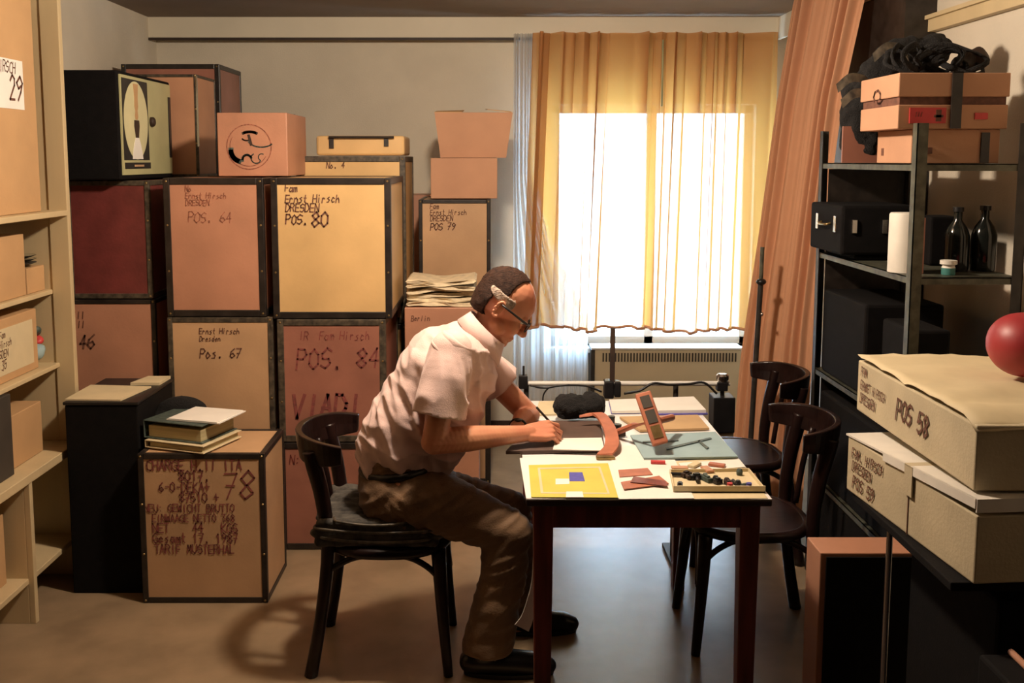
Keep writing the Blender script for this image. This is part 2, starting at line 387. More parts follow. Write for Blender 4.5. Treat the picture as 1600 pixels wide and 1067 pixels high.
# white net curtain between the window and the yellow one
M['net'] = curtain_mat('white_net_cloth', (.85, .87, .90), (.95, .97, 1), .35, .55)
nx0_, nx1_ = xx(802, 300, 6.0), xx(921, 560, 6.0)-.01
def nrow(u, t):
    x = nx0_+(nx1_-nx0_)*u*(.30+.70*min(1, max(0, (t-.35)/.38))**1.5); zb_ = .13
    return Vector((x, 5.985+.012*t, zv0+.03+(zb_-zv0-.03)*t))
rx0_ = xx(926, 560, 6.0)
def namp(u, t):
    ph = 2*math.pi*(u*8+.4*math.sin(u*9)); return Vector((0, .018*math.sin(ph+.4*t)+.006*math.sin(2.7*ph), 0))
bm = folded(nrow, 40, 300, 'n', None, '', namp)
single('net_curtain', bm, M['net'], 'white net curtain drawn aside at the left edge of the golden curtain', 'curtain', smooth=True)

def drow(u, t):
    # top edge follows the track on the right wall, lower part is pulled left
    top = Vector((1.60, 5.80, ZC-.12)).lerp(Vector((1.74, 4.22, ZC-.12)), u)
    L_ = [(0, at(1245, -5, 5.35)), (.25, at(1216, 170, 5.25)), (.5, at(1190, 360, 5.1)), (.75, at(1160, 560, 5.0)), (1, at(1140, 775, 4.95))]
    R_ = [(0, at(1352, -30, 4.42)), (.25, at(1312, 150, 4.42)), (.5, at(1288, 330, 4.42)), (.75, at(1268, 520, 4.42)), (1, at(1250, 800, 4.40))]
    def ev(T):
        for (a, p), (b, q) in zip(T[:-1], T[1:]):
            if t <= b+1e-9:
                return p.lerp(q, (t-a)/(b-a))
        return T[-1][1]
    return ev(L_).lerp(ev(R_), u)
def damp(u, t):
    ph = 2*math.pi*(u*5.5+.25*math.sin(u*8)+.15*t)
    a = .038*(1-.55*t)
    n_ = Vector((-.75, -.66, 0))
    return n_*(a*math.sin(ph)+a*.35*math.sin(ph*2.3+1))
bm = folded(drow, 50, 200, 'd', None, '', damp)
for v in bm.verts:
    if v.co.z > ZC-.01: v.co.z = ZC-.01
single('side_drape', bm, M['drape'], 'apricot orange drape pulled slantwise beside the window curtain', 'curtain', smooth=True)

# ---------------------------------------------------------------- radiator
rx0, rx1 = xx(926, 560, 6.0), xx(1158, 560, 6.0); rz = zz(546, 6.0)
rad = thing('radiator_cover', 'low beige radiator cover with slotted grille under the window', 'radiator', ((rx0+rx1)/2, 6.07, 0))
bm = BM(); box(bm, rx0, rx1, 6.0, 6.145, .05, rz); part('cover', bm, M['rad'], rad, world=True, bevel=.006)
bm = BM(); box(bm, rx0-.008, rx1+.008, 5.99, 6.145, rz, rz+.012); part('top_plate', bm, M['win'], rad, world=True, bevel=.003)
bm = BM()
for i in range(44):
    x = rx0+.06+(rx1-rx0-.08)*i/44; box(bm, x, x+.009, 5.996, 6.002, rz-.075, rz-.022)
part('grille', bm, M['raddark'], rad, world=True)
bm = BM(); box(bm, rx0-.012, rx0+.012, 5.985, 6.14, .0, rz); part('side_edge', bm, M['steeldark'], rad, world=True)

# ---------------------------------------------------------------- crates
def crate(label, x0, x1, y0, dep, z0, z1, m, em='edge', rim=.028, rot=0, name='storage_crate', group=None, cat='crate', texts=(), seams=True, inkm='ink'):
    cx, cy = (x0+x1)/2, y0+dep/2; w_, d_, h_ = x1-x0, dep, z1-z0
    t = thing(name, label, cat, (cx, cy, z0), rot, group)
    g = .0015; X, Yh = w_/2-g, d_/2-g; b = rim
    bm = BM(); box(bm, -X+.004, X-.004, -Yh+.004, Yh-.004, .004, h_-.006); part('panels', bm, M[m], t)
    bm = BM()
    if rim:
        for sx in (-1, 1):
            for sy in (-1, 1):
                xa, xb = (X-b, X) if sx > 0 else (-X, -X+b); ya, yb = (Yh-b, Yh) if sy > 0 else (-Yh, -Yh+b)
                box(bm, xa, xb, ya, yb, .001, h_-.003)
        for zz0 in (.001, h_-b-.003):
            for sy in (-1, 1):
                ya, yb = (Yh-b, Yh) if sy > 0 else (-Yh, -Yh+b)
                box(bm, -X+b, X-b, ya, yb, zz0, zz0+b)
            for sx in (-1, 1):
                xa, xb = (X-b, X) if sx > 0 else (-X, -X+b)
                box(bm, xa, xb, -Yh+b, Yh-b, zz0, zz0+b)
        part('edge_strips', bm, M[em], t, bevel=.003)
        bm = BM()
        for sx in (-1, 1):
            for zq in (b*.5, h_-b*.5-.003, h_*.33, h_*.66):
                ball(bm, (sx*(X-b*.5), -Yh-.001, zq), (.005, .002, .005), sub=1)
        part('rivets', bm, M['screw'], t)
    if texts:
        bm = BM()
        for (s, fx, fz, hh, wd, *r) in texts:
            sl = r[0] if r else .12
            write(bm, s, (-X+fx*2*X, -Yh+.003, fz*h_), (1, 0, 0), (0, 0, 1), hh, wd, sl)
        part('lettering', bm, M[inkm], t)
    return t
def cpx(label, x0, x1, Y, dep, z0, z1, m, ym=None, **k):
    ym = ym or 400
    return crate(label, xx(x0, ym, Y), xx(x1, ym, Y), Y, dep, z0, z1, m, **k)
_u = lambda pos, s=.030: (('Fam', .14, .90, s, .14), ('Ernst Hirsch', .14, .84, s, .14), ('DRESDEN', .14, .785, s, .14))
ZT = zz(277, 4.22)
ybot = 4.22
# column 3 (beside the man)
z31 = zz(691, 4.22); z32 = zz(498, 4.22)
cpx('red brown crate standing on the floor below the crate numbered 84', 436, 606, 4.22, .55, 0, z31, 'redbrown', ym=760, texts=(('N:', .10, .80, .04, .1),), inkm='darkred')
cpx('red brown crate marked POS. 84 under the honey coloured crate', 434, 604, 4.22, .55, z31, z32, 'redbrown', ym=600, em='worn',
    texts=(('IR  Fam Hirsch', .20, .83, .036, .09), ('POS. 84', .17, .60, .085, .09), ('VIADI ANI', .12, .20, .10, .14)), inkm='inkred')
cpx('honey coloured crate marked POS. 80 on top of the crate numbered 84', 424, 612, 4.22, .60, z32, ZT, 'yellow', ym=390,
    texts=(('Fam', .12, .90, .030, .14), ('Ernst Hirsch', .12, .825, .032, .14), ('DRESDEN', .12, .76, .034, .14), ('POS.', .12, .67, .040, .14), ('80', .335, .655, .062, .12)))
# column 2
z21 = zz(684, 4.22); z22 = zz(495, 4.22)
cpx('plain tan crate on the floor hidden behind the crate numbered 78', 264, 432, 4.22, .55, 0, z21, 'tan', ym=760)
cpx('tan crate marked Pos. 67 below the salmon crate', 263, 428, 4.22, .55, z21, z22, 'tan', ym=580, em='worn', rim=.022,
    texts=(('Ernst Hirsch', .30, .86, .024, .13), ('Dresden', .30, .80, .022, .13), ('Pos. 67', .30, .66, .042, .12)))
cpx('salmon crate marked POS. 64 beside the honey coloured crate', 257, 414, 4.22, .60, z22, ZT, 'salmon', ym=390, 
    texts=(('No', .22, .90, .024, .12), ('Ernst Hirsch', .22, .85, .024, .12), ('DRESDEN', .22, .80, .024, .12), ('POS. 64', .24, .68, .044, .08)), inkm='inkfaint')
# column 1
Y1 = 4.30; z12 = zz(467, Y1); z11 = zz(660, Y1); zt1 = zz(281, Y1)
cpx('plain crate on the floor behind the black trunk', 112, 248, Y1, .62, 0, z11, 'salmon', ym=760)
cpx('salmon crate marked 46 standing below the dark red crate', 104, 246, Y1, .62, z11, z12, 'salmon', ym=560, rim=.020,
    texts=(('III', .08, .84, .03, .12), ('III', .08, .77, .03, .12), ('46', .14, .60, .06, .13)))
cpx('dark red crate with worn edging under the black cabinet', 104, 236, Y1, .62, z12, zt1, 'darkred', ym=370, em='worn', rim=.022)
# crate standing alone in front, turned a little
Yf = 3.69
fr = crate('tan crate marked 78 with stencilled lines, standing alone on the floor', xx(219, 850, Yf), xx(417, 850, Yf), Yf, .36, 0, zz(708, Yf), 'tan', rot=0, rim=.022,
    texts=(('CHARGE H.II ITA', .07, .885, .040, .13, 0), ('8017.', .32, .815, .040, .13, 0), ('6-0-DEKA+', .16, .745, .036, .13, 0), ('87510 +', .32, .675, .036, .13, 0),
           ('NEU: GEWICHT BRUTTO', .04, .61, .030, .13, 0), ('EINWAAGE NETTO 368', .10, .545, .029, .13, 0), ('NET    44   KGS', .10, .475, .036, .13, 0),
           ('Gesamt 17. 1987', .10, .405, .036, .13, 0), ('TARIF MUSTERHAL', .11, .335, .034, .13, 0), ('7', .66, .70, .10, .06), ('8', .79, .69, .11, .06)), inkm='inkred')
# black trunk left of it
zt = zz(628, 3.78)
bt = thing('travel_case', 'tall black trunk between the pine shelf and the crate numbered 78', 'case', (-1.51, 3.96, 0))
bm = BM(); box(bm, -1.655, -1.372, 3.78, 4.20, .0, zt-.012); part('body', bm, M['black'], bt, world=True, bevel=.006)
bm = BM(); box(bm, -1.660, -1.368, 3.775, 4.205, zt-.012, zt); part('lid', bm, M['blackplastic'], bt, world=True, bevel=.003)
bm = BM()
quad_sheet(bm, [(-1.66, 3.80, zt+.001), (-1.44, 3.79, zt+.001), (-1.40, 4.02, zt+.001), (-1.66, 4.05, zt+.001)], .006)
single('folded_paper', bm, M['cream'], 'pale folded paper lying on the black trunk nearest the pine shelf', 'paper', group=None)
bm = BM()
tube(bm, [(-1.30, 4.03, zz(708, Yf)+.0), (-1.30, 4.03, zz(708, Yf)+.002)], .001, 4)
bm.free(); bm = BM()
# rounded black bag behind the binders, on the crate
zc78 = zz(708, Yf)
chain(bm, [((-1.345, 4.0, zc78+.052), .050), ((-1.20, 4.0, zc78+.052), .050)], 1.0); ball(bm, (-1.27, 4.0, zc78+.085), (.11, .045, .065))
bm = remesh(bm, .008, 6)
for v in bm.verts: v.co.z = max(v.co.z, zc78+.001)
bag = single('camera_bag', bm, M['wool'], 'black rounded bag lying behind the binders on the crate numbered 78', 'bag', smooth=True)
bm = BM(); quad_sheet(bm, [(-1.40, 3.95, zt+.008), (-1.375, 3.94, zt+.008), (-1.23, 3.95, zt+.034), (-1.23, 4.03, zt+.034), (-1.40, 4.05, zt+.008)], .003); bm.free()
bm = BM(); prism(bm, [(-1.50, 4.06, zt+.001), (-1.38, 4.06, zt+.001), (-1.375, 4.19, zt+.001), (-1.47, 4.19, zt+.001)], (0, 0, .012)); single('folded_paper', bm, M['cream'], 'small folded paper on the rear right corner of the black travel case', 'paper')
# binders on the front crate
def binder(label, c, rot, w_, d_, h_, cover, z, tilt=0):
    t = thing('ring_binder', label, 'binder', (c[0], c[1], z), rot)
    T = Matrix.Rotation(tilt, 4, 'Y')
    bm = BM()
    box(bm, -w_/2, w_/2, -d_/2, d_/2, 0, .004, T); box(bm, -w_/2, w_/2, -d_/2, d_/2, h_-.004, h_, T); box(bm, -w_/2, -w_/2+.004, -d_/2, d_/2, .003, h_-.003, T)
    part('cover', bm, M[cover], t, bevel=.001)
    bm = BM(); box(bm, -w_/2+.02, w_/2-.012, -d_/2+.008, d_/2-.008, .005, h_*.72, T); part('pages', bm, M['binderside'], t)
    bm = BM(); lathe(bm, [(.012, 0), (.012, .002)], T @ Vector((-w_/2-.0015, 0, h_/2)), 14) ; bm.free()
    return t
binder('pale open backed binder lying under the dark green binder', (-1.175, 3.835), R(-20), .27, .25, .030, 'cream', zc78+.001)
binder('dark green marbled binder lying on top of the pale binder', (-1.19, 3.85), R(-20), .27, .23, .070, 'green', zc78+.033)
bm = BM(); T = Matrix.Translation((-1.11, 3.84, zc78+.105)) @ Matrix.Rotation(R(-16), 4, 'Z'); box(bm, -.13, .10, -.10, .10, 0, .004, T); box(bm, -.125, .09, -.10, .095, .004, .007, T)
single('loose_sheets', bm, M['paper'], 'few white sheets lying on the dark green binder', 'paper')

# black cabinet with the painted face, on column 1
cxr = xx(186, 200, 4.22); cz0, cz1 = zt1+.001, zz(109, 4.22)
cb = thing('black_cabinet', 'black cabinet with pale olive face showing an oval, on the dark red crate', 'cabinet', ((XL+.01+cxr)/2, 4.55, cz0))
bm = BM(); box(bm, XL+.012, cxr, 4.22, 4.90, cz0, cz1); part('case', bm, M['black'], cb, world=True, bevel=.008)
def fy(a): return 4.235+(4.885-4.235)*a
def fz(a): return cz0+.02+(cz1-cz0-.035)*a
def facebox(a0, a1, b0, b1, t0, t1, m, nm):
    bm = BM(); box(bm, cxr+t0, cxr+t1, fy(a0), fy(a1), fz(b0), fz(b1)); return part(nm, bm, M[m], cb, world=True)
facebox(0, 1, 0, 1, -.002, .006, 'olive', 'face_plate')
facebox(.02, .50, .15, .97, .006, .0075, 'blackplastic', 'dark_panel')
facebox(.03, .52, .06, .125, .006, .0075, 'blackplastic', 'name_strip')
facebox(.94, .985, .18, .86, .006, .010, 'blackplastic', 'slot')
facebox(.20, .38, .082, .102, .0075, .0085, 'tan', 'strip_lettering')
bm = BM(); pts = []
for k in range(48):
    a = 2*math.pi*k/48; pts.append((cxr+.0075, fy(.26+.225*math.cos(a)), fz(.555+.40*math.sin(a))))
prism(bm, pts, (.0012, 0, 0)); part('oval', bm, M['oval'], cb, world=True)
def silhouette(prof, m, nm, t):
    bm = BM(); L_ = [(cxr+t, fy(.265-w_), fz(z)) for w_, z in prof]; R_ = [(cxr+t, fy(.265+w_), fz(z)) for w_, z in prof][::-1]
    prism(bm, L_+R_, (.0012, 0, 0)); part(nm, bm, M[m], cb, world=True)
silhouette([(.10, .16), (.085, .24), (.06, .32), (.03, .38)], 'paper', 'white_base_mark', .0087)
silhouette([(.03, .38), (.035, .42), (.05, .50), (.045, .56), (.02, .56)], 'darkbrown', 'dark_waist_mark', .0087)
silhouette([(.02, .565), (.03, .60), (.02, .66), (.035, .70), (.03, .78), (.045, .93)], 'card', 'brown_neck_mark', .0087)
bm = BM(); lathe(bm, [(.0, 0), (.022, 0), (.022, .012), (.016, .018)], (0, 0, 0), 16)
bmesh.ops.rotate(bm, verts=bm.verts, cent=(0, 0, 0), matrix=Matrix.Rotation(R(90), 3, 'Y')); bmesh.ops.translate(bm, verts=bm.verts, vec=(cxr+.006, fy(.56), fz(.56)))
part('knob', bm, M['darkbrown'], cb, world=True, smooth='auto')
bm = BM(); box(bm, XL+.03, XL+.30, 4.22-.0, 4.23, cz0-.0, cz0+.001); bm.free()

# things behind on the left
rx = xx(309, 190, 4.94)
crate('plain crate on the floor in the rear row, behind the leftmost crates', -1.98, rx, 4.94, .88, 0, .82, 'tan')
crate('plain crate in the rear row holding up the two tall crates by the wall', -1.98, rx, 4.94, .88, .82, zt1, 'tan')
crate('tall orange case with bright metal edge, right behind the black cabinet', -1.90, rx, 4.94, .34, zt1, zz(115, 4.94), 'orange', rim=.014, em='worn', name='storage_case', cat='case')
bm = BM(); box(bm, rx-.004, rx+.003, 4.937, 4.946, zt1+.15, zz(115, 4.94)-.01); single('metal_strip', bm, M['chrome'], 'bright metal strip on the corner of the tall orange case', 'metal strip')
crate('tall dark edged crate rising highest by the left back corner', -1.95, xx(345, 180, 5.32), 5.32, .46, zt1, zz(99, 5.32), 'redbrown', rim=.026)
# emblem carton
ex0, ex1 = xx(340, 230, 4.45), xx(449, 230, 4.45); ez1 = zz(176, 4.45)
em = thing('emblem_carton', 'closed carton with a round faded emblem standing on the salmon crate', 'carton', ((ex0+ex1)/2, 4.66, ZT))
bm = BM(); box(bm, ex0, ex1, 4.45, 4.90, ZT+.001, ez1); part('carton', bm, M['salmon'], em, world=True, bevel=.004)
bm = BM(); box(bm, ex0+.005, ex1-.005, 4.66, 4.672, ez1, ez1+.002); part('top_seam', bm, M['darkbrown'], em, world=True)
ecx, ecz, er = (ex0+ex1)/2-.015, (ZT+ez1)/2-.01, .098
def arc(cx, cz, r, a0, a1, n=24, kz=1): return [Vector((cx+r*math.cos(R(a0+(a1-a0)*k/n)), 4.4485, cz+kz*r*math.sin(R(a0+(a1-a0)*k/n)))) for k in range(n+1)]
NF = Vector((0, -1, 0))
bm = BM(); stroke(bm, arc(ecx, ecz, er, 0, 360, 40), .004, NF); stroke(bm, arc(ecx, ecz, er*.86, 150, 330), .003, NF); part('emblem_ring', bm, M['inkfaint'], em, world=True)
bm = BM(); stroke(bm, arc(ecx-.030, ecz-.015, .050, 175, 255, 8), .022, NF); stroke(bm, arc(ecx-.01, ecz-.055, .020, 20, 200, 8), .010, NF); stroke(bm, arc(ecx+.03, ecz-.05, .022, 120, 330, 10), .005, NF); stroke(bm, arc(ecx+.055, ecz-.045, .015, 60, 250, 8), .004, NF)
stroke(bm, arc(ecx+.055, ecz+.035, .06, 200, 320, 10, .6), .006, NF); part('emblem_green_mark', bm, M['green'], em, world=True)
bm = BM(); stroke(bm, arc(ecx+.005, ecz+.052, .035, 30, 150, 8, .4), .012, NF); stroke(bm, arc(ecx-.01, ecz+.040, .020, 200, 330, 8, .6), .006, NF); stroke(bm, [Vector((ecx-.0, 4.4484, ecz+.05)), Vector((ecx+.01, 4.4484, ecz+.01))], .012, NF); part('emblem_dark_mark', bm, M['darkbrown'], em, world=True)
# rear crate of column 3 and the flat case on it
ZR = zz(243, 4.86)
cpx('pale crate in the rear row behind the honey coloured crate, on the floor', 462, 634, 4.86, .50, 0, .9, 'yellow', ym=300)
cpx('pale honey crate rising just above and behind the crate numbered 80', 462, 634, 4.86, .50, .9, ZR, 'yellow', ym=300, em='worn', texts=(('No. 4', .28, .925, .030, .14),))
sx0, sx1 = xx(494, 228, 4.95), xx(632, 228, 4.95); sz1 = zz(212, 4.95)
sc = thing('flat_case', 'flat pale wooden case with a long black handle, lying on the rear crate', 'case', ((sx0+sx1)/2, 5.1, ZR))
bm = BM(); box(bm, sx0, sx1, 4.95, 5.28, ZR+.001, sz1); part('body', bm, M['yellow'], sc, world=True, bevel=.012)
bm = BM(); a, b = sx0+.065, sx1-.10
box(bm, a, a+.022, 4.942, 4.952, ZR+.035, sz1-.002); box(bm, b, b+.022, 4.942, 4.952, ZR+.045, sz1-.002); part('clasps', bm, M['edge'], sc, world=True)
bm = BM(); tube(bm, [(a, 4.935, sz1-.008), (b+.05, 4.935, sz1-.008)], .006, 8); part('handle', bm, M['edge'], sc, world=True)
# crate 79 and the cartons on it
Y9 = 5.12; z79 = zz(311, Y9); z790 = zz(500, Y9)
cpx('crate on the floor below the crate numbered 79, behind the man', 654, 767, Y9, .48, 0, z790, 'tan', ym=500)
cpx('tan crate marked POS 79 behind the man, below two cartons', 654, 767, Y9, .48, z790, z79, 'tan', ym=400, rim=.020,
    texts=(('Fam', .16, .92, .026, .14), ('Ernst Hirsch', .16, .87, .026, .14), ('DRESDEN', .16, .82, .028, .14), ('POS 79', .16, .745, .036, .14)))
bm = BM(); box(bm, xx(638, 400, 5.65), xx(672, 400, 5.65), 5.65, 5.95, 0, zz(305, 5.65)); single('tall_carton', bm, M['salmon'], 'narrow salmon carton standing behind the left edge of the crate numbered 79', 'carton', bevel=.003)
def carton(label, x0, x1, ya, yb, z0, z1, m, name='carton'):
    t = thing(name, label, 'carton', ((x0+x1)/2, (ya+yb)/2, z0))
    bm = BM(); box(bm, x0, x1, ya, yb, z0+.001, z1); part('box', bm, M[m], t, world=True, bevel=.003)
    bm = BM(); box(bm, x0+.003, x1-.003, (ya+yb)/2-.003, (ya+yb)/2+.003, z1-.001, z1+.0015); part('top_seam', bm, M['darkbrown'], t, world=True)
    return t
zc1 = zz(247, 5.16)
carton('closed plain carton under the open topped carton', xx(673, 280, 5.16), xx(777, 280, 5.16), 5.16, 5.52, z79, zc1, 'card2')
oc = thing('open_carton', 'open topped carton flaring outwards, topmost of the stack by the curtain', 'carton', (-.12, 5.35, zc1))
bx0, bx1, tx0, tx1, tz = xx(688, 245, 5.18), xx(791, 245, 5.18), xx(679, 175, 5.18), xx(801, 175, 5.18), zz(176, 5.18)
bm = BM(); B0 = [(bx0, 5.20), (bx1, 5.20), (bx1, 5.46), (bx0, 5.46)]; B1 = [(tx0, 5.17), (tx1, 5.17), (tx1, 5.49), (tx0, 5.49)]
for s in range(4):
    a, b = B0[s], B0[(s+1) % 4]; c_, d_ = B1[(s+1) % 4], B1[s]
    q = [bm.verts.new((*a, zc1+.002)), bm.verts.new((*b, zc1+.002)), bm.verts.new((*c_, tz)), bm.verts.new((*d_, tz))]; bm.faces.new(q)
bm.faces.new([bm.verts.new((*p, zc1+.002)) for p in B0])
bmesh.ops.remove_doubles(bm, verts=bm.verts, dist=1e-4)
ob = part('box', bm, M['card2'], oc, world=True); sd = ob.modifiers.new('thick', 'SOLIDIFY'); sd.thickness = .006
bm = BM(); q = [(tx0, 5.17, tz), (tx0+.14, 5.17, tz), (tx0+.15, 5.24, tz+.012), (tx0+.01, 5.24, tz+.008)]; prism(bm, q, (0, 0, .004)); part('flap', bm, M['card'], oc, world=True)
bm = BM(); q = [(tx1-.13, 5.17, tz+.014), (tx1-.005, 5.17, tz), (tx1-.01, 5.24, tz+.006), (tx1-.14, 5.24, tz+.018)]; prism(bm, q, (0, 0, .004)); part('flap', bm, M['card'], oc, world=True)
# newspaper pile on the two boxes behind the man's back
Yn = 4.50; zn = zz(481, Yn); nx0, nx1 = xx(632, 480, Yn), xx(748, 480, Yn)
carton('salmon carton on the floor behind the seated man', nx0, nx1, Yn, Yn+.42, 0, zn*.5, 'salmon')
c2 = carton('salmon carton below the pile of newspapers', nx0, nx1, Yn, Yn+.42, zn*.5+.002, zn, 'salmon')
bm = BM(); write(bm, 'Berlin', (nx0+.03, Yn-.001, zn-.06), (1, 0, 0), (0, 0, 1), .024, .13); part('lettering', bm, M['ink'], c2, world=True)
for k in range(6):
    z = zn+.004+k*.0205; bm = BM(); n_ = 14
    L_ = .30-.012*random.random(); x0 = nx0+.005+.02*random.random()
    grid = []
    for i in range(n_+1):
        for j in (0, 1, 2, 3, 4, 5):
            pass
    ang = random.uniform(-.05, .05)
    prof = []
    for i in range(n_+1):
        u = i/n_; prof.append((x0+L_*u, z+.009*math.sin(u*5+k*1.7)*(1 if k > 2 else .3)+.002*math.sin(u*13+k)))
    up = [Vector((x, Yn+.02+.02*math.sin(k)+.01*math.sin(x*40+k), q+.017)) for x, q in prof]; lo = [Vector((x, Yn+.02+.02*math.sin(k), q)) for x, q in prof][::-1]
    T = up+[up[-1]+Vector((.012, 0, -.008))]+lo+[lo[-1]+Vector((-.012, 0, .008))]
    prism(bm, T, (0, .30, 0))
    for v in bm.verts:
        v.co.z = max(v.co.z, zn+.002)
    single('newspaper', bm, M['newsprint'], ['folded newspaper at the very bottom of the pile', 'folded newspaper second from the bottom of the pile', 'folded newspaper third from the bottom of the pile',
        'folded newspaper third from the top of the pile', 'folded newspaper second from the top of the pile', 'rumpled folded newspaper topmost of the pile behind the man'][k], 'newspaper', group='newspapers in the pile behind the man')

# ---------------------------------------------------------------- pine shelf on the left
SX = -1.683; SE = 3.963; SN = 2.2
ps = thing('pine_shelf', 'tall open pine shelf unit along the left wall', 'shelf', ((XL+SX)/2, SE, 0))
bm = BM(); box(bm, XL+.005, SX-.02, SE, SE+.022, 0, ZC-.03); part('end_panel', bm, M['pine'], ps, world=True, bevel=.002)
bm = BM(); box(bm, SX-.075, SX, SE-.006, SE+.024, 0, ZC-.03); part('front_post', bm, M['pine'], ps, world=True, bevel=.003)
bm = BM(); box(bm, SX-.022, SX, 3.52, 3.545, 0, zz(745, 3.53)); box(bm, XL+.005, SX-.022, 3.52, 3.545, 0, zz(745, 3.53)); part('partition', bm, M['pine'], ps, world=True, bevel=.002)
bm = BM(); box(bm, XL+.005, SX, SN-.03, SN, 0, ZC-.03); part('end_panel', bm, M['pine'], ps, world=True, bevel=.002)
def shz(y): return zz(y, SE)
SH = [(shz(328), .022, 0), (shz(452), .018, -.075), (shz(566), .018, -.06), (shz(688), .034, .004), (shz(834), .022, -.02)]
for z, t_, off in SH:
    bm = BM(); box(bm, XL+.006, SX+off, SN, SE, z-t_, z); part('shelf_board', bm, M['pine'], ps, world=True, bevel=.003)
def sbox(label, x0, x1, ya, yb, z, h, m, name='storage_box', cat='box'):
    bm = BM(); box(bm, x0, x1, ya, yb, z+.001, z+h); return single(name, bm, M[m], label, cat, bevel=.003)
def onshelf(label, px0, px1, py, k, ya, yb, h, m, **q):
    """box whose right (aisle) side shows; far end at yb"""
    xr = SX-.04
    return sbox(label, XL+.02, xr, ya, yb, SH[k][0], h, m, **q)
# top compartment: pale wooden box with white label
lb = thing('labelled_box', 'tall pale wooden box with a white label marked 29 on the top shelf', 'box', (-1.88, 3.2, SH[0][0]))
bm = BM(); box(bm, XL+.02, SX-.05, 2.7, 3.84, SH[0][0]+.001, SH[0][0]+.80); part('box', bm, M['card'], lb, world=True, bevel=.003)
lx = SX-.05
def lab(root, lx, ya, yb, z0, z1, lines, m='paper', inkm='ink'):
    bm = BM(); box(bm, lx, lx+.002, ya, yb, z0, z1); part('label_sheet', bm, M[m], root, world=True)
    bm = BM()
    for s, a, b, h in lines: write(bm, s, (lx+.0015, ya+(yb-ya)*a, z0+(z1-z0)*b), (0, 1, 0), (0, 0, 1), h, .11)
    part('lettering', bm, M[inkm], root, world=True)
def ypx(x, X): return FP*abs(X)/(770-x)   # rough distance of a point on plane X seen at pixel x
ly1 = 3.74
lab(lb, lx, ly1-.28, ly1, zz(172, ly1), zz(96, ly1), (('HIRSCH', .28, .72, .04), ('POS', .05, .45, .045), ('29', .60, .20, .085)))
b1 = sbox('light brown box beside the glass dishes on the second shelf from the top', XL+.02, SX-.10, 2.8, 3.79, SH[1][0], .235, 'card')
gd = thing('dish_stack', 'small stack of glass dishes at the far end of the second shelf', 'dish', (SX-.17, 3.72, SH[1][0]))
bm = BM(); box(bm, SX-.27, SX-.10, 3.80, 3.95, SH[1][0]+.001, SH[1][0]+.10); part('block', bm, M['card'], gd, world=True, bevel=.003)
for k in range(3):
    bm = BM(); lathe(bm, [(.03, 0), (.07, .014), (.072, .016), (.066, .014), (.03, .004)], (SX-.17, 3.87, SH[1][0]+.102+k*.014), 20); part('dish', bm, M['glass' if k else 'raddark'], gd, world=True, smooth=True)
l2 = thing('labelled_box', 'brown box with large cream label full of writing on the third shelf', 'box', (-1.85, 3.3, SH[2][0]))
bm = BM(); box(bm, XL+.02, SX-.10, 2.75, 3.86, SH[2][0]+.001, SH[2][0]+.235); part('box', bm, M['card'], l2, world=True, bevel=.003)
lab(l2, SX-.10, 3.42, 3.82, SH[2][0]+.03, SH[2][0]+.20, (('Fam', .35, .80, .024), ('Ernst Hirsch', .1, .60, .026), ('DRESDEN', .2, .38, .028), ('POS 35', .15, .12, .034)), 'cream')
for k, (yy, zq, r_, m_, lb_) in enumerate(((3.905, .14, .030, 'green', 'dark green ball of twine on top of the rag heap'), (3.90, .055, .035, 'bluegrey', 'crumpled grey green rag on the third shelf'), (3.915, .10, .022, 'redlab', 'crumpled red rag at the far end of the third shelf'))):
    bm = BM(); ball(bm, (SX-.13, yy, SH[2][0]+zq), (r_*1.1, r_*1.2, r_*.8), sub=3)
    for v in bm.verts:
        v.co += v.co.normalized()*0; d = noise.noise(v.co*22)*.018; v.co += (v.co-Vector((SX-.13, yy, SH[2][0]+zq))).normalized()*d; v.co.z = max(v.co.z, SH[2][0]+.002)
    single('cloth_rag', bm, M[m_], lb_, 'cloth', smooth=True)
sbox('dark grey box standing at the near end above the thick shelf board', XL+.02, SX-.05, 2.7, 3.52, SH[3][0], .30, 'raddark')
sbox('brown carton standing beside the dark grey box on the thick shelf board', XL+.02, SX-.08, 3.53, 3.82, SH[3][0], .20, 'card')
sbox('low flat brown box in front of the partition below the thick board', XL+.02, SX-.08, 2.7, 3.48, SH[4][0], .26, 'card')
bm = BM(); 
prism(bm, [(SX-.20, 3.60, SH[4][0]+.001), (SX-.08, 3.60, SH[4][0]+.001), (SX-.10, 3.72, SH[4][0]+.05), (SX-.20, 3.72, SH[4][0]+.05)], (0, .002, .006))
single('printed_leaflet', bm, M['bluegrey'], 'small grey printed leaflet lying on the bottom shelf board', 'leaflet')

# ---------------------------------------------------------------- the table
TZ = .75; TX0, TX1 = .094, .788; TY0, TY1 = 2.727, 3.885
tb = thing('work_table', 'narrow mahogany stained table with a white top in the middle', 'table', ((TX0+TX1)/2, (TY0+TY1)/2, 0))
bm = BM(); box(bm, TX0, TX1, TY0, TY1, TZ-.022, TZ-.003); part('tabletop', bm, M['tableedge'], tb, world=True, bevel=.004)
bm = BM(); box(bm, TX0+.001, TX1-.001, TY0+.001, TY1-.001, TZ-.003, TZ); part('top_covering', bm, M['whitetop'], tb, world=True, label='white covering')
bm = BM(); lx0, lx1, ly0, ly1_ = TX0+.022, TX1-.022, TY0+.035, TY1-.035
for a, b, c_, d_ in ((lx0, lx1, ly0+.008, ly0+.03), (lx0, lx1, ly1_-.03, ly1_-.008), (lx0+.008, lx0+.03, ly0, ly1_), (lx1-.03, lx1-.008, ly0, ly1_)):
    box(bm, a, b, c_, d_, TZ-.10, TZ-.022)
part('apron', bm, M['tablewood'], tb, world=True, bevel=.002)
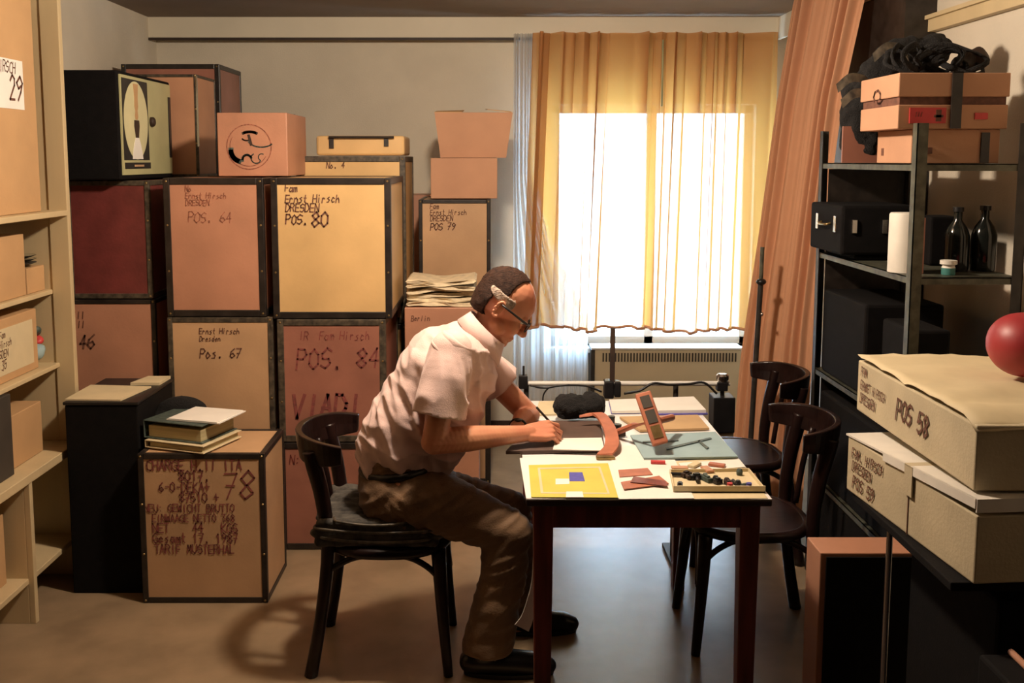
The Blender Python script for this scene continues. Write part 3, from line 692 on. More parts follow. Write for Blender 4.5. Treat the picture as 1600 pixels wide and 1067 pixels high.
for a in (lx0, lx1-.058):
    for b in (ly0, ly1_-.058):
        bm = BM(); box(bm, a, a+.058, b, b+.058, 0, TZ-.022)
        for v in bm.verts:
            if v.co.z < .01: v.co.x += .006 if v.co.x < a+.03 else -.006; v.co.y += .006 if v.co.y < b+.03 else -.006
        part('leg', bm, M['tablewood'], tb, world=True, bevel=.004)

# ---------------------------------------------------------------- bentwood chairs (local: faces +X, origin at floor below seat centre)
def chair(label, loc, rotz):   # frame bent from round stock
    t = thing('bentwood_chair', label, 'chair', loc, rotz)
    Wm = M['chairwood']; SZ = .445
    n = 40
    def se(r, k): a = 2*math.pi*k/n; c, s = math.cos(a), math.sin(a); return Vector((r*.98*abs(c)**.8*(1 if c > 0 else -1), r*abs(s)**.8*(1 if s > 0 else -1), 0))
    bm = BM(); tube(bm, [se(.205, k)+Vector((0, 0, SZ-.018)) for k in range(n)], .019, 10, closed=True); part('seat_ring', bm, Wm, t, smooth=True)
    bm = BM(); prism(bm, [se(.195, k)+Vector((0, 0, SZ-.012)) for k in range(n)], (0, 0, .010)); part('seat', bm, Wm, t)
    for s in (-1, 1):
        # rear leg and back upright in one bent piece
        bm = BM(); P = smooth_path([(-.250, s*.185, 0), (-.215, s*.178, .20), (-.190, s*.165, SZ-.02), (-.205, s*.165, .60), (-.232, s*.168, .72), (-.240, s*.168, .76)], 5)
        tube(bm, P, [.0205+.006*min(1, abs(i/len(P)*2-.4)) for i in range(len(P))], 10); part('rear_leg', bm, Wm, t, smooth=True)
        bm = BM(); P = smooth_path([(.205, s*.185, 0), (.185, s*.165, .22), (.172, s*.150, SZ-.03)], 6); tube(bm, P, [.016+.009*i/(len(P)-1) for i in range(len(P))], 10); part('front_leg', bm, Wm, t, smooth=True)
        # bent side brace under the seat
        bm = BM(); tube(bm, smooth_path([(.196, s*.162, .235), (.17, s*.158, .33), (.09, s*.165, .395), (0, s*.178, .412), (-.10, s*.178, .405), (-.185, s*.168, .36)], 6), .011, 8); part('brace', bm, Wm, t, smooth=True)
    bm = BM(); tube(bm, smooth_path([(.196, -.155, .24), (.185, -.10, .37), (.18, 0, .405), (.185, .10, .37), (.196, .155, .24)], 6), .011, 8); part('front_brace', bm, Wm, t, smooth=True)
    # deep curved top rail
    bm = BM(); m_ = 28; ring = []
    for k in range(m_+1):
        a = -1+2*k/m_; ang = a*R(98); x = -.245+.0-.055*math.cos(ang)+.125*(1-math.cos(a*R(85)))*.9; y = .205*math.sin(ang*.93)
        hh = .048*(1-.35*abs(a)**3); zc_ = .755
        d = Vector((math.cos(ang), 0, 0))
        nrm = Vector((-math.cos(ang), math.sin(ang), 0)).normalized()*.011
        P0 = Vector((x, y, zc_))
        ring.append([bm.verts.new(P0+nrm*sx_+Vector((0, 0, sz_*hh))+nrm*.6*sz_) for sx_, sz_ in ((-1, -1), (1, -1), (1.2, 0), (1, 1), (-1, 1), (-.8, 0))])
    for k in range(m_):
        for j in range(6): bm.faces.new((ring[k][j], ring[k][(j+1) % 6], ring[k+1][(j+1) % 6], ring[k+1][j]))
    bm.faces.new(ring[0][::-1]); bm.faces.new(ring[-1]); part('top_rail', bm, Wm, t, bevel=.004)
    bm = BM()
    tube(bm, smooth_path([(-.212, -.10, SZ), (-.235, -.10, .60), (-.262, -.09, .73)], 5), .011, 8); part('back_bow', bm, Wm, t, smooth=True); bm = BM(); tube(bm, smooth_path([(-.212, .10, SZ), (-.235, .10, .60), (-.262, .09, .73)], 5), .011, 8)
    part('back_bow', bm, Wm, t, smooth=True)
    return t
MY = 3.31
chair('dark bentwood chair the man sits on', (-.352, MY+.02, 0), R(0))
chair('empty dark bentwood chair at the right side of the table', (.905, 3.47, 0), R(180))
chair('second empty dark bentwood chair farther back by the orange drape', (1.04, 4.235, 0), R(182))
# folded blanket on the seat
bm = BM()
for k, (x0, x1, z0, rr) in enumerate(((-.57, -.19, .462, .017), (-.58, -.17, .492, .018), (-.56, -.24, .525, .020))):
    for yy in [MY-.17+.034*i for i in range(11)]:
        chain(bm, [((x0+.01*math.sin(yy*30), yy, z0+.004*math.sin(yy*50+k)), rr), ((x1, yy, z0+.004*math.sin(yy*40)), rr)], 1.2, .8, 1)
bm = remesh(bm, .007, 4)
displace(bm, lambda p, n: .006*noise.noise(p*25))
for v in bm.verts: v.co.z = max(v.co.z, .4445)
cu = thing('folded_blanket', 'dark checked folded blanket on the chair under the man', 'blanket', (-.37, MY, .445))
part('blanket', bm, M['plaid'], cu, smooth=True, world=True)
for x0, x1, z0 in ((-.56, -.20, .480), (-.58, -.18, .512), (-.52, -.27, .537)):
    bm = BM(); tube(bm, smooth_path([(x0, MY-.150, z0), (x0+.02, MY-.196, z0+.004), ((x0+x1)/2, MY-.204, z0-.006), (x1-.02, MY-.196, z0-.002), (x1, MY-.15, z0)], 6), .0045, 6)
    part('piping', bm, M['worn'], cu, smooth=True, world=True)

# ---------------------------------------------------------------- the man
man = thing('person', 'balding man with glasses in pale pink short sleeved shirt, seated leaning over table, writing', 'person', (-.25, MY, 0))
YN, YFAR = MY-.19, MY+.19
# joints
pel = at(628, 745, MY); ch_lo = at(655, 655, MY); ch_mid = at(690, 590, MY); ch_up = at(722, 548, MY); nk0 = at(752, 528, MY); nk1 = at(772, 500, MY)
HC = at(787, 476, MY)                      # head centre
shN = at(704, 552, YN+.015); elN = at(678, 690, YN-.04); wrN = at(826, 686, MY-.10)+Vector((0, 0, .020)); 
shF = at(738, 558, YFAR-.01); elF = at(826, 648, YFAR+.05); wrF = at(806, 672, MY+.06)
hipN = at(632, 765, MY-.10); knN = at(800, 832, MY-.14); anN = at(762, 1010, MY-.15)
hipF = at(632, 765, MY+.10); knF = at(800, 800, MY+.14); anF = at(806, 985, MY+.15)
hr = Matrix.Rotation(R(36), 3, 'Y')        # head pitched forward (rotation about Y tips +X downwards)
def hp(x, y, z): return HC+hr @ Vector((x, y, z))
# ---- body, one continuous surface
bm = BM()
ball(bm, hp(-.008, 0, .030), (.100, .078, .090), hr, 3)           # skull
ball(bm, hp(.030, 0, .022), (.068, .066, .080), hr, 3)            # forehead
ball(bm, hp(.040, 0, -.045), (.052, .055, .065), hr, 3)           # face
ball(bm, hp(.045, 0, -.088), (.038, .042, .032), hr, 3)           # jaw
ball(bm, hp(.070, 0, -.106), (.020, .024, .018), hr)              # chin
ball(bm, hp(.082, 0, -.075), (.015, .024, .008), hr)              # lips
ball(bm, hp(.080, 0, -.087), (.014, .020, .007), hr)
for s in (-1, 1):
    ball(bm, hp(.060, s*.034, -.040), (.030, .024, .030), hr)     # cheek
    ball(bm, hp(.080, s*.028, .008), (.014, .024, .010), hr)      # brow
    ball(bm, hp(.018, s*.050, -.070), (.034, .014, .026), hr, 3)     # jaw corner
    for k in range(9):                                            # ear
        a = R(-120+k*30); ball(bm, hp(-.012-.014*math.cos(a)*1.0, s*(.080+.004), -.012+.027*math.sin(a)), (.006, .006, .006), hr, 1)
    ball(bm, hp(-.008, s*.078, -.012), (.012, .006, .020), hr)
chain(bm, [(hp(.088, 0, .002), .009), (hp(.106, 0, -.030), .012), (hp(.110, 0, -.042), .015)], 1.0, .3)  # nose
for s in (-1, 1): ball(bm, hp(.098, s*.012, -.046), .009, None)
chain(bm, [(nk0+Vector((-.03, 0, -.05)), .070), (nk0, .060), (nk1, .058), (hp(-.01, 0, -.05), .055)], .95)
chain(bm, [(pel, .11, 1.35), (ch_lo, .10, 1.4), (ch_mid, .105, 1.4), (ch_up, .078, 1.45), (nk0+Vector((-.03, 0, -.03)), .06, 1.2)])
for sh, el, wr in ((shN, elN, wrN), (shF, elF, wrF)):
    chain(bm, [(ch_up, .060), (sh, .050), (sh.lerp(el, .5), .046), (el, .042)])
    mid = el.lerp(wr, .35)
    chain(bm, [(el, .043), (mid, .044), (el.lerp(wr, .75), .033), (wr, .027)], .95)
for hi, kn, an in ((hipN, knN, anN), (hipF, knF, anF)):
    chain(bm, [(pel, .10), (hi, .085), (kn, .055), (kn.lerp(an, .35), .052), (an, .035)])
    chain(bm, [(an, .038), (Vector((an.x+.02, an.y, .06)), .035), (Vector((an.x+.12, an.y, .045)), .03)])
def hand(bm, wr, fwd, back, curls, thumb, side, sc=1.0):
    fwd = Vector(fwd).normalized(); back = Vector(back); back = (back-fwd*back.dot(fwd)).normalized(); lat = fwd.cross(back)*side  # towards the thumb
    tips = []
    ln = [(.044, .026, .020), (.048, .030, .021), (.045, .028, .020), (.035, .021, .018)]
    for i in range(4):
        off = (.032-.0215*i)*sc
        kn = wr+fwd*(.086-.004*abs(i-1)-.004*(i == 3))*sc+lat*off+back*.004
        chain(bm, [(wr+lat*off*.55, .019*sc), (wr+fwd*.05*sc+lat*off*.9, .016*sc), (kn, .0118*sc)], 1, .4, 1)
        p = kn; a = 0
        for q, L_ in enumerate(ln[i]):
            a += R(curls[i][q]); d = fwd*math.cos(a)-back*math.sin(a)-lat*(.05*(i-1.0)); d.normalize()
            p2 = p+d*L_*sc; chain(bm, [(p, (.0095-.0010*q)*sc), (p2, (.0086-.0010*q)*sc)], 1, .4, 1); p = p2
        tips.append(p)
    b0 = wr+fwd*.022*sc+lat*.026*sc-back*.006
    pts = [b0]; 
    for (f_, l_, k_), L_ in zip(thumb, (.040, .032, .026)):
        pts.append(pts[-1]+(fwd*f_+lat*l_-back*k_).normalized()*L_*sc)
    chain(bm, [(pts[0], .017*sc), (pts[1], .0125*sc), (pts[2], .0108*sc), (pts[3], .0085*sc)], 1, .4, 1)
    ball(bm, wr+fwd*.03*sc+lat*.014*sc-back*.008, .020*sc)
    return tips, pts[-1]
tN, thN = hand(bm, wrN, (.93, .34, .02), (-.10, -.55, .83), ((26, 46, 28), (36, 50, 30), (46, 54, 32), (52, 56, 34)), ((.75, .45, .50), (.9, .0, .50), (.95, -.25, .35)), -1)
tF, thF = hand(bm, wrF, (.72, -.66, -.10), (.0, .05, 1), ((12, 22, 15), (14, 24, 15), (16, 26, 16), (18, 28, 18)), ((.7, .8, .25), (.85, .5, .2), (.95, .2, .1)), 1)
bm = remesh(bm, .0034, 3)
print('body verts', len(bm.verts), 'tips', tN[0], thN, 'wr', wrN, wrF, 'elN', elN, elF)
body = part('body', bm, M['skin'], man, smooth=True, world=True)
# ---- eyes
for s in (-1, 1):
    bm = BM(); ball(bm, hp(.078, s*.030, -.008), (.011, .012, .008), hr, 2); part('eye', bm, M['paper'], man, smooth=True, world=True)
    bm = BM(); ball(bm, hp(.087, s*.030, -.010), (.003, .005, .005), hr, 2); part('iris', bm, M['ink'], man, smooth=True, world=True)
# ---- hair: thin dark cover over crown and back, grey at the temples
bm = BM()
ball(bm, hp(-.014, 0, .038), (.097, .079, .088), hr, 3)
ball(bm, hp(-.040, 0, .005), (.070, .078, .078), hr, 3)
ball(bm, hp(-.072, 0, -.030), (.030, .058, .042), hr, 3)
bm = remesh(bm, .006, 2)
ihr = hr.inverted()
kill = []
for v in bm.verts:
    q = ihr @ (v.co-HC)
    lim = .030 - .034*min(1, max(0, (abs(q.y)-.02)/.05))
    if q.x > lim or q.z < -.065 or (abs(q.y) > .045 and q.z < .028 and q.x > -.050) : kill.append(v)
bmesh.ops.delete(bm, geom=kill, context='VERTS')
rim_smooth(bm, 12)
displace(bm, lambda p, n: .003*noise.noise(p*90)+.001)
o = part('hair', bm, M['hair'], man, smooth=True, world=True); sd = o.modifiers.new('t', 'SOLIDIFY'); sd.thickness = .008; sd.offset = -1
bm = BM()
ball(bm, hp(-.014, 0, .038), (.096, .078, .087), hr, 3); ball(bm, hp(-.040, 0, .005), (.070, .078, .078), hr, 3); ball(bm, hp(.0, 0, .02), (.070, .076, .070), hr, 3)
bm = remesh(bm, .004, 3); kill = []
for v in bm.verts:
    q = ihr @ (v.co-HC); wv = .004*noise.noise(v.co*30)
    if abs(q.y) < .045 or not (-.075 < q.x+wv < .026) or not (.002-.45*min(0, q.x+.03) < q.z+wv < .042): kill.append(v)
bmesh.ops.delete(bm, geom=kill, context='VERTS')
rim_smooth(bm, 14)
displace(bm, lambda p, n: .0050+.001*noise.noise(p*90)); o = part('grey_temple_hair', bm, M['grey'], man, smooth=True, world=True, label='grey hair above the ears')
sd = o.modifiers.new('t', 'SOLIDIFY'); sd.thickness = .005; sd.offset = -1
# ---- glasses
bm = BM()
for s in (-1, 1):
    tube(bm, [hp(.106+.004*math.cos(a)*0, s*.033+.023*math.cos(a), -.012+.018*math.sin(a)) for a in [2*math.pi*k/20 for k in range(20)]], .0022, 6, closed=True)
    tube(bm, [hp(.104, s*.056, -.002), hp(.090, s*.076, .0), hp(.02, s*.085, .004), hp(-.012, s*.088, .006)], [.003, .0045, .0035, .003], 6)
tube(bm, [hp(.107, -.010, -.006), hp(.112, 0, -.002), hp(.107, .010, -.006)], .002, 6)
gls = part('glasses', bm, M['blackplastic'], man, smooth=True, world=True)
bm = BM()
for s in (-1, 1):
    prism(bm, [hp(.1055, s*.033+.021*math.cos(a), -.012+.016*math.sin(a)) for a in [2*math.pi*k/20 for k in range(20)]], hr @ Vector((.0012, 0, 0)))
o = part('lenses', bm, gl, gls, smooth=False, world=True)
# ---- shirt
lo = at(620, 706, MY)
def shfold(p, n):
    lowb = max(0, min(1, (ch_mid.z+.02-p.z)/.22))
    a = noise.noise(Vector((p.x*4+p.z*2, p.y*4, p.z*15+p.x*8)))
    b = noise.noise(Vector((p.x*20+p.z*6, p.y*10, p.z*3+3)))
    rid = lambda v: 1-abs(v)*2.6
    return lowb*.017*rid(a)+(1-lowb)*.007*rid(a)+.009*rid(b)*(1 if p.z < shN.z else .3)-.006
bm = BM()
chain(bm, [(lo, .128, 1.28), (at(638, 665, MY), .138, 1.28), (at(668, 615, MY), .138, 1.30), (at(690, 573, MY), .138, 1.36), (at(718, 553, MY), .112, 1.50), (at(742, 536, MY), .080, 1.25)], 1.3, .25, 3)
chain(bm, [(at(735, 590, MY), .085, 1.4), (at(700, 650, MY), .10, 1.35), (at(676, 698, MY), .10, 1.3)], 1.3, .3, 3)
for s, sh in ((-1, shN), (1, shF)):
    chain(bm, [(at(726, 554, MY)+Vector((0, s*.06, 0)), .082), (sh+Vector((0, -s*.02, 0)), .074)], 1, .25, 3)
bm = remesh(bm, .006, 7)
displace(bm, shfold)
nd = (nk1-nk0).normalized(); kill = []
for v in bm.verts:
    if (v.co-(nk0+nd*.030)).dot(nd) > 0 and (v.co-nk0).length < .16 and v.co.x > nk0.x-.10: kill.append(v)
bmesh.ops.delete(bm, geom=kill, context='VERTS'); rim_smooth(bm, 10)
o = part('shirt', bm, M['shirt'], man, smooth=True, world=True); sd = o.modifiers.new('t', 'SOLIDIFY'); sd.thickness = .004; sd.offset = -1
shirt = o
for s, sh, el in ((-1, shN, elN), (1, shF, elF)):
    f_ = .72 if s < 0 else .50
    d = (el-sh).normalized(); L_ = (el-sh).length; e = sh+d*L_*f_
    bm = BM(); chain(bm, [(sh+Vector((0, -s*.02, 0)), .073), (sh.lerp(el, .3), .074), (e+d*.03, .074)], 1, .25, 3)
    bm = remesh(bm, .006, 5)
    def slf(p, n):
        t = (p-sh).dot(d)/L_; q = p-sh; ang = math.atan2(q.y, q.dot(Vector((1, 0, .3))))
        return .014*(1-abs(noise.noise(Vector((ang*1.9+t*.6, t*1.1, s*5+2))))*2.8)*min(1, max(0, t*2))+.004*noise.noise(p*14)+.010*max(0, t-.3)
    displace(bm, slf)
    bmesh.ops.delete(bm, geom=[v for v in bm.verts if (v.co-e).dot(d) > 0], context='VERTS'); rim_smooth(bm, 6)
    o = part('sleeve', bm, M['shirt'], shirt, smooth=True, world=True); sd = o.modifiers.new('t', 'SOLIDIFY'); sd.thickness = .004; sd.offset = -1
# sleeve cuffs and collar
bm = BM(); d = (elN-shN).normalized(); e = shN+d*(elN-shN).length*.695
a_, b_ = frame_for(d); N_ = 28
# collar: tilted band, high at the nape, ending in two points at the throat
def colp(a, h):
    ax = nd; u = Vector((0, 1, 0)); f_ = u.cross(ax).normalized()
    if f_.x < 0: f_ = -f_
    r = .071+.012*(1-h); c = nk0+nd*(.016+.038*h)
    return c+f_*r*math.cos(a)*1.05+u*r*math.sin(a)-nd*.020*(math.cos(a)*.5+.5)*1.2
bm = BM(); ring = []
for k in range(33):
    a = R(22+316*k/32); 
    up = colp(a, 1); fold = colp(a, 1.05)+(colp(a, 1)-nk0-nd*.054).normalized()*.006
    fr_ = abs(k-16)/16
    out = colp(a, -.30-.55*fr_**6)+ (colp(a, 0)-nk0-nd*.016).normalized()*.010
    ring.append([bm.verts.new(colp(a, .1)), bm.verts.new(up), bm.verts.new(fold), bm.verts.new(out)])
for k in range(32):
    for j in range(3): bm.faces.new((ring[k][j], ring[k+1][j], ring[k+1][j+1], ring[k][j+1]))
o = part('collar', bm, M['shirt'], shirt, smooth=True, world=True); sd = o.modifiers.new('t', 'SOLIDIFY'); sd.thickness = .003
# ---- trousers
bm = BM()
chain(bm, [(at(622, 718, MY), .122, 1.30), (at(622, 752, MY), .135, 1.30)], 1.3, .3, 3)
for hi, kn, an, s in ((hipN, knN, anN, -1), (hipF, knF, anF, 1)):
    chain(bm, [(at(618, 762, MY)+Vector((0, s*.075, 0)), .118), (hi.lerp(kn, .35), .103), (hi.lerp(kn, .75), .084), (kn, .074), (kn.lerp(an, .12)+Vector((-.012, 0, 0)), .078), (kn.lerp(an, .4), .080), (kn.lerp(an, .85), .082), (an+Vector((0, 0, .0)), .085)], 1, .25, 3)
bm = remesh(bm, .007, 4)
def trfold(p, n):
    a = noise.noise(Vector((p.x*22+p.z*16, p.y*8, p.z*8))); b = noise.noise(Vector((p.x*9, p.y*9, p.z*14)))
    c = noise.noise(Vector((p.x*14-p.z*26, p.y*7, p.z*10+5)))
    k = max(0, 1-abs(p.x-hipN.x-.02)/.18)
    return .009*k*(1-abs(a)*2.6)+.006*(1-abs(c)*2.5)+.004*b-.003
displace(bm, trfold)
kill = [v for v in bm.verts if v.co.z < .085]
bmesh.ops.delete(bm, geom=kill, context='VERTS')
o = part('trousers', bm, M['trouser'], man, smooth=True, world=True); sd = o.modifiers.new('t', 'SOLIDIFY'); sd.thickness = .004; sd.offset = -1
bm = BM(); n_ = 40; bc = at(625, 724, MY)
a_ = Vector((0, 1, 0)); b_ = Vector((1, 0, .12))
tube(bm, [bc+a_*.160*math.cos(2*math.pi*k/n_)+b_*.126*math.sin(2*math.pi*k/n_) for k in range(n_)], .015, 8, closed=True); part('belt', bm, M['shoe'], man, smooth=True, world=True)
# ---- shoes
for an in (anN, anF):
    bm = BM(); x, y = an.x, an.y
    chain(bm, [((x-.055, y, .045), .042), ((x+.06, y, .042), .044), ((x+.17, y, .034), .040), ((x+.20, y, .030), .030)], 1.05, .25)
    ball(bm, (x-.01, y, .075), (.05, .045, .04))
    bm = remesh(bm, .006, 4)
    for v in bm.verts: v.co.z = max(v.co.z, .003)
    sh_ = part('shoe', bm, M['shoe'], man, smooth=True, world=True)
    bm = BM(); prism(bm, [(x+.07+.15*math.cos(a), y+.045*math.sin(a), .001) for a in [2*math.pi*k/24 for k in range(24)]], (0, 0, .014)); part('sole', bm, M['blackplastic'], sh_, world=True)
# wristwatch on the far arm
bm = BM(); wd = (wrF-elF).normalized(); a_, b_ = frame_for(wd); wc = wrF-wd*.03
tube(bm, [wc+a_*.031*math.cos(2*math.pi*k/20)+b_*.030*math.sin(2*math.pi*k/20) for k in range(20)], .005, 6, closed=True)
ball(bm, wc+Vector((0, -.012, .030)), (.014, .014, .005)); part('wristwatch', bm, M['shoe'], man, smooth=True, world=True)
# pen in the near hand
bm = BM(); pc = (tN[0]+thN)/2
tip = Vector((pc.x+.030, pc.y+.006, TZ+.019)); dr = (pc-tip).normalized(); dr = (dr+Vector((-.25, -.10, .1))).normalized()
dr = (dr+Vector((-.1, -.2, .9))).normalized(); tube(bm, [tip, tip+dr*.012, tip+dr*.145], [.0012, .004, .004], 8); single('pen', bm, M['blackplastic'], 'dark pen held in the hand of the writing man', 'pen', smooth='auto')

# ---------------------------------------------------------------- things on the table
def sheet(name, label, cat, c4, m, z, t=.0015, group=None):
    bm = BM(); prism(bm, [atz(x, y, z) for x, y in c4], (0, 0, t)); return single(name, bm, M[m], label, cat, group=group)
z1 = TZ+.0008
sheet('paper_sheet', 'white paper covering the front left of the tabletop under the yellow print', 'paper', [(812, 716), (905, 712), (935, 716), (970, 720), (975, 779), (822, 779)], 'paper', z1, .001)
sheet('paper_sheet', 'white sheet running across the middle of the tabletop', 'paper', [(952, 700), (1040, 690), (1085, 779), (968, 780)], 'paper', z1+.002, .001)
sheet('paper_sheet', 'cream sheet at the front right under the parts tray', 'paper', [(1040, 722), (1150, 715), (1200, 779), (1080, 780)], 'cream', z1, .001)
yp = thing('yellow_print', 'yellow print with a pale frame and blue stamp at the front of the table', 'print', atz(895, 750, z1+.003))
def on(parent, name, c4, m, z, t=.0006, label=None):
    bm = BM(); prism(bm, [atz(x, y, z) for x, y in c4], (0, 0, t)); return part(name, bm, M[m], parent, world=True, label=label)
zy = z1+.003
on(yp, 'sheet', [(826, 727), (950, 724), (966, 778), (830, 777)], 'ylw', zy, .0012)
fo = [(840, 731), (938, 729), (953, 772), (845, 771)]; fi = [(844, 733), (935, 731), (949, 770), (849, 769)]
bm = BM(); 
for k in range(4):
    q = [atz(*fo[k], zy+.0012), atz(*fo[(k+1) % 4], zy+.0012), atz(*fi[(k+1) % 4], zy+.0012), atz(*fi[k], zy+.0012)]; prism(bm, q, (0, 0, .0006))
part('pale_frame', bm, M['cream'], yp, world=True)
on(yp, 'blue_stamp', [(889, 738), (910, 738), (914, 752), (890, 752)], 'blue', zy+.0012)
on(yp, 'white_patch', [(868, 748), (889, 748), (890, 756), (868, 757)], 'paper', zy+.0012)
on(yp, 'white_patch', [(885, 768), (910, 768), (912, 777), (884, 777)], 'paper', zy+.0020)
# desk pad and writing paper, pad overhangs the left edge
pad = [(790, 710), (945, 707), (938, 662), (835, 662)]
bm = BM(); prism(bm, [atz(x, y, TZ+.002) for x, y in pad], (0, 0, .012)); single('desk_pad', bm, M['brownpad'], 'dark brown writing board under the arms of the man', 'writing board', bevel=.002)
bm = BM(); prism(bm, [atz(x, y, TZ+.0148) for x, y in ((864, 703), (945, 705), (940, 685), (868, 686))], (0, 0, .003)); single('writing_paper', bm, M['paper'], 'white paper the man writes on, on the dark writing board', 'paper')
sheet('yellowed_pages', 'yellowish pages behind the black fleece at the far left of the table', 'paper', [(838, 650), (905, 648), (898, 628), (842, 629)], 'cream', z1, .006)
# black fleece cap
bm = BM(); c0 = atz(893, 662, TZ); ball(bm, c0+Vector((0, .04, .052)), (.062, .07, .05), sub=3); ball(bm, c0+Vector((.075, .05, .054)), (.055, .07, .048), sub=3); ball(bm, c0+Vector((.035, .05, .04)), (.07, .07, .038), sub=3)
bm = remesh(bm, .006, 2); displace(bm, lambda p, n: .012*noise.noise(p*28)+.004*noise.noise(p*90))
for v in bm.verts: v.co.z = max(v.co.z, TZ+.016)
single('fleece_cap', bm, M['wool'], 'black fleecy cap lying on the far left of the table', 'cap', smooth=True)
# leather strap curving from the cap to the front
P = [atz(912, 672, TZ)+Vector((0, 0, .045)), atz(935, 672, TZ)+Vector((0, 0, .052)), atz(952, 690, TZ)+Vector((0, 0, .040)), atz(956, 708, TZ)+Vector((0, 0, .022)), atz(945, 718, TZ)+Vector((0, 0, .010))]
P = smooth_path(P, 7); bm = BM(); rr = []
for i, p in enumerate(P):
    w_ = .016+.010*i/len(P); rr.append([bm.verts.new(p+Vector((-w_, 0, 0))), bm.verts.new(p+Vector((w_, 0, .004))), bm.verts.new(p+Vector((w_, .004, .010))), bm.verts.new(p+Vector((-w_, .004, .008)))])
for i in range(len(P)-1):
    for j in range(4): bm.faces.new((rr[i][j], rr[i][(j+1) % 4], rr[i+1][(j+1) % 4], rr[i+1][j]))
bm.faces.new(rr[0][::-1]); bm.faces.new(rr[-1])
st = thing('leather_strap', 'wide tan leather strap arching beside the black cap', 'strap', atz(950, 712, TZ))
part('strap', bm, M['leather'], st, world=True, bevel=.002)
bm = BM(); bp_ = atz(946, 719, TZ); box(bm, bp_.x-.03, bp_.x+.03, bp_.y-.010, bp_.y+.012, TZ+.003, TZ+.014); part('buckle', bm, M['screw'], st, world=True, bevel=.003)
# tilted frame with three dark windows, held by a short arm
hd = thing('frame_holder', 'tilted reddish wooden bar with three dark windows on a short arm', 'wooden holder', atz(1030, 690, TZ))
A = at(1004, 614, 3.22); B = at(1032, 694, 3.12); up = (A-B).normalized(); L_ = (A-B).length
sdv = Vector((1, .15, .30)); sdv = (sdv-up*sdv.dot(up)).normalized(); nn = up.cross(sdv).normalized()
T = Matrix((( sdv.x, nn.x, up.x, B.x), (sdv.y, nn.y, up.y, B.y), (sdv.z, nn.z, up.z, B.z), (0, 0, 0, 1)))
bm = BM(); box(bm, -.026, .026, -.010, .010, 0, L_, T); part('bar', bm, M['leather'], hd, world=True, bevel=.004)
for k, (a, b) in enumerate(((.10, .34), (.39, .64), (.69, .92))):
    bm = BM(); box(bm, -.016, .016, -.0125, .0125, a*L_, b*L_, T); part('window_inset', bm, M['raddark' if k else 'screw'], hd, world=True)
bm = BM(); mp_ = A.lerp(B, .60); e1 = atz(962, 676, TZ+.02); e2 = at(1050, 652, 3.35)
tube(bm, [e1, e1.lerp(mp_, .5)+Vector((0, 0, .01)), mp_+Vector((0, .014, 0)), e2], [.011, .010, .012, .012], 8); part('arm', bm, M['leather'], hd, world=True, smooth='auto')
bm = BM(); ft = atz(968, 682, TZ+.002); box(bm, ft.x-.03, ft.x+.02, ft.y-.012, ft.y+.02, TZ+.004, TZ+.022); part('foot', bm, M['darkbrown'], hd, world=True, bevel=.003)
for (x, y, l_) in ((955, 655, 'small black film can beside the fleecy cap'), (965, 668, 'small black film can nearest the leather strap')):
    bm = BM(); p = atz(x, y+6, TZ+.003); lathe(bm, [(.0, 0), (.013, 0), (.013, .020), (.014, .020), (.014, .026), (0, .026)], p, 14); single('film_can', bm, M['blackplastic'], l_, 'film can', smooth='auto', group='film cans')
# folders and papers at the back and right
sheet('blue_grey_folder', 'blue grey folder lying at the right edge of the table', 'folder', [(985, 682), (1118, 677), (1153, 716), (1006, 718)], 'bluegrey', TZ+.005, .006)
bm = BM()
for c4 in (((1004, 690), (1060, 687), (1060, 689), (1004, 692)), ((1040, 700), (1110, 684), (1112, 686), (1042, 703)), ((1092, 688), (1108, 700), (1104, 702), (1090, 690))):
    prism(bm, [atz(x, y, TZ+.0125) for x, y in c4], (0, 0, .002))
single('thin_rods', bm, M['green'], 'thin dark rods lying across the blue grey folder', 'rods', kind=None)
sheet('brown_envelope', 'brown envelope between the blue grey folder and white pads', 'envelope', [(1000, 675), (1108, 672), (1090, 651), (968, 654)], 'env', TZ+.003, .008)
pd = thing('writing_pad', 'white paper pad with blue edge at the far left of the two', 'pad', atz(990, 640, TZ))
on(pd, 'pages', [(956, 646), (1018, 645), (1010, 626), (952, 628)], 'paper', TZ+.004, .010); on(pd, 'backing', [(955, 647), (1019, 646), (1010, 626), (951, 628)], 'blue', TZ+.001, .003)
pd = thing('writing_pad', 'white paper pad with blue edge at the far right table corner', 'pad', atz(1070, 640, TZ))
on(pd, 'pages', [(1028, 646), (1103, 645), (1084, 624), (1018, 626)], 'paper', TZ+.006, .012); on(pd, 'backing', [(1026, 649), (1106, 648), (1085, 624), (1017, 626)], 'blue', TZ+.001, .005)
sheet('paper_sheet', 'white sheet sticking out between folder and parts tray', 'paper', [(1060, 724), (1155, 718), (1165, 730), (1070, 738)], 'paper', z1+.004, .002)
# wooden pieces
for i, (c4, l_) in enumerate(((((966, 735), (1012, 732), (1020, 742), (968, 746)), 'small brown photograph lying nearest the yellow print, rear one'),
                              (((970, 754), (1030, 744), (1045, 756), (975, 765)), 'small brown photograph overlapping in front of the other'),
                              (((990, 745), (1040, 752), (1043, 760), (985, 754)), 'narrow brown photograph lying crosswise on the other two'))):
    sheet('brown_photograph', l_, 'photograph', c4, 'leather' if i != 2 else 'tablewood', TZ+.0045+i*.003, .002, group='brown photographs')
# red marker
bm = BM(); p = atz(1028, 722, TZ+.009); tube(bm, [p+Vector((-.022, 0, 0)), p+Vector((.022, -.004, 0))], .007, 10); single('red_marker', bm, M['redlab'], 'short red marker behind the brown photographs', 'marker', smooth='auto')
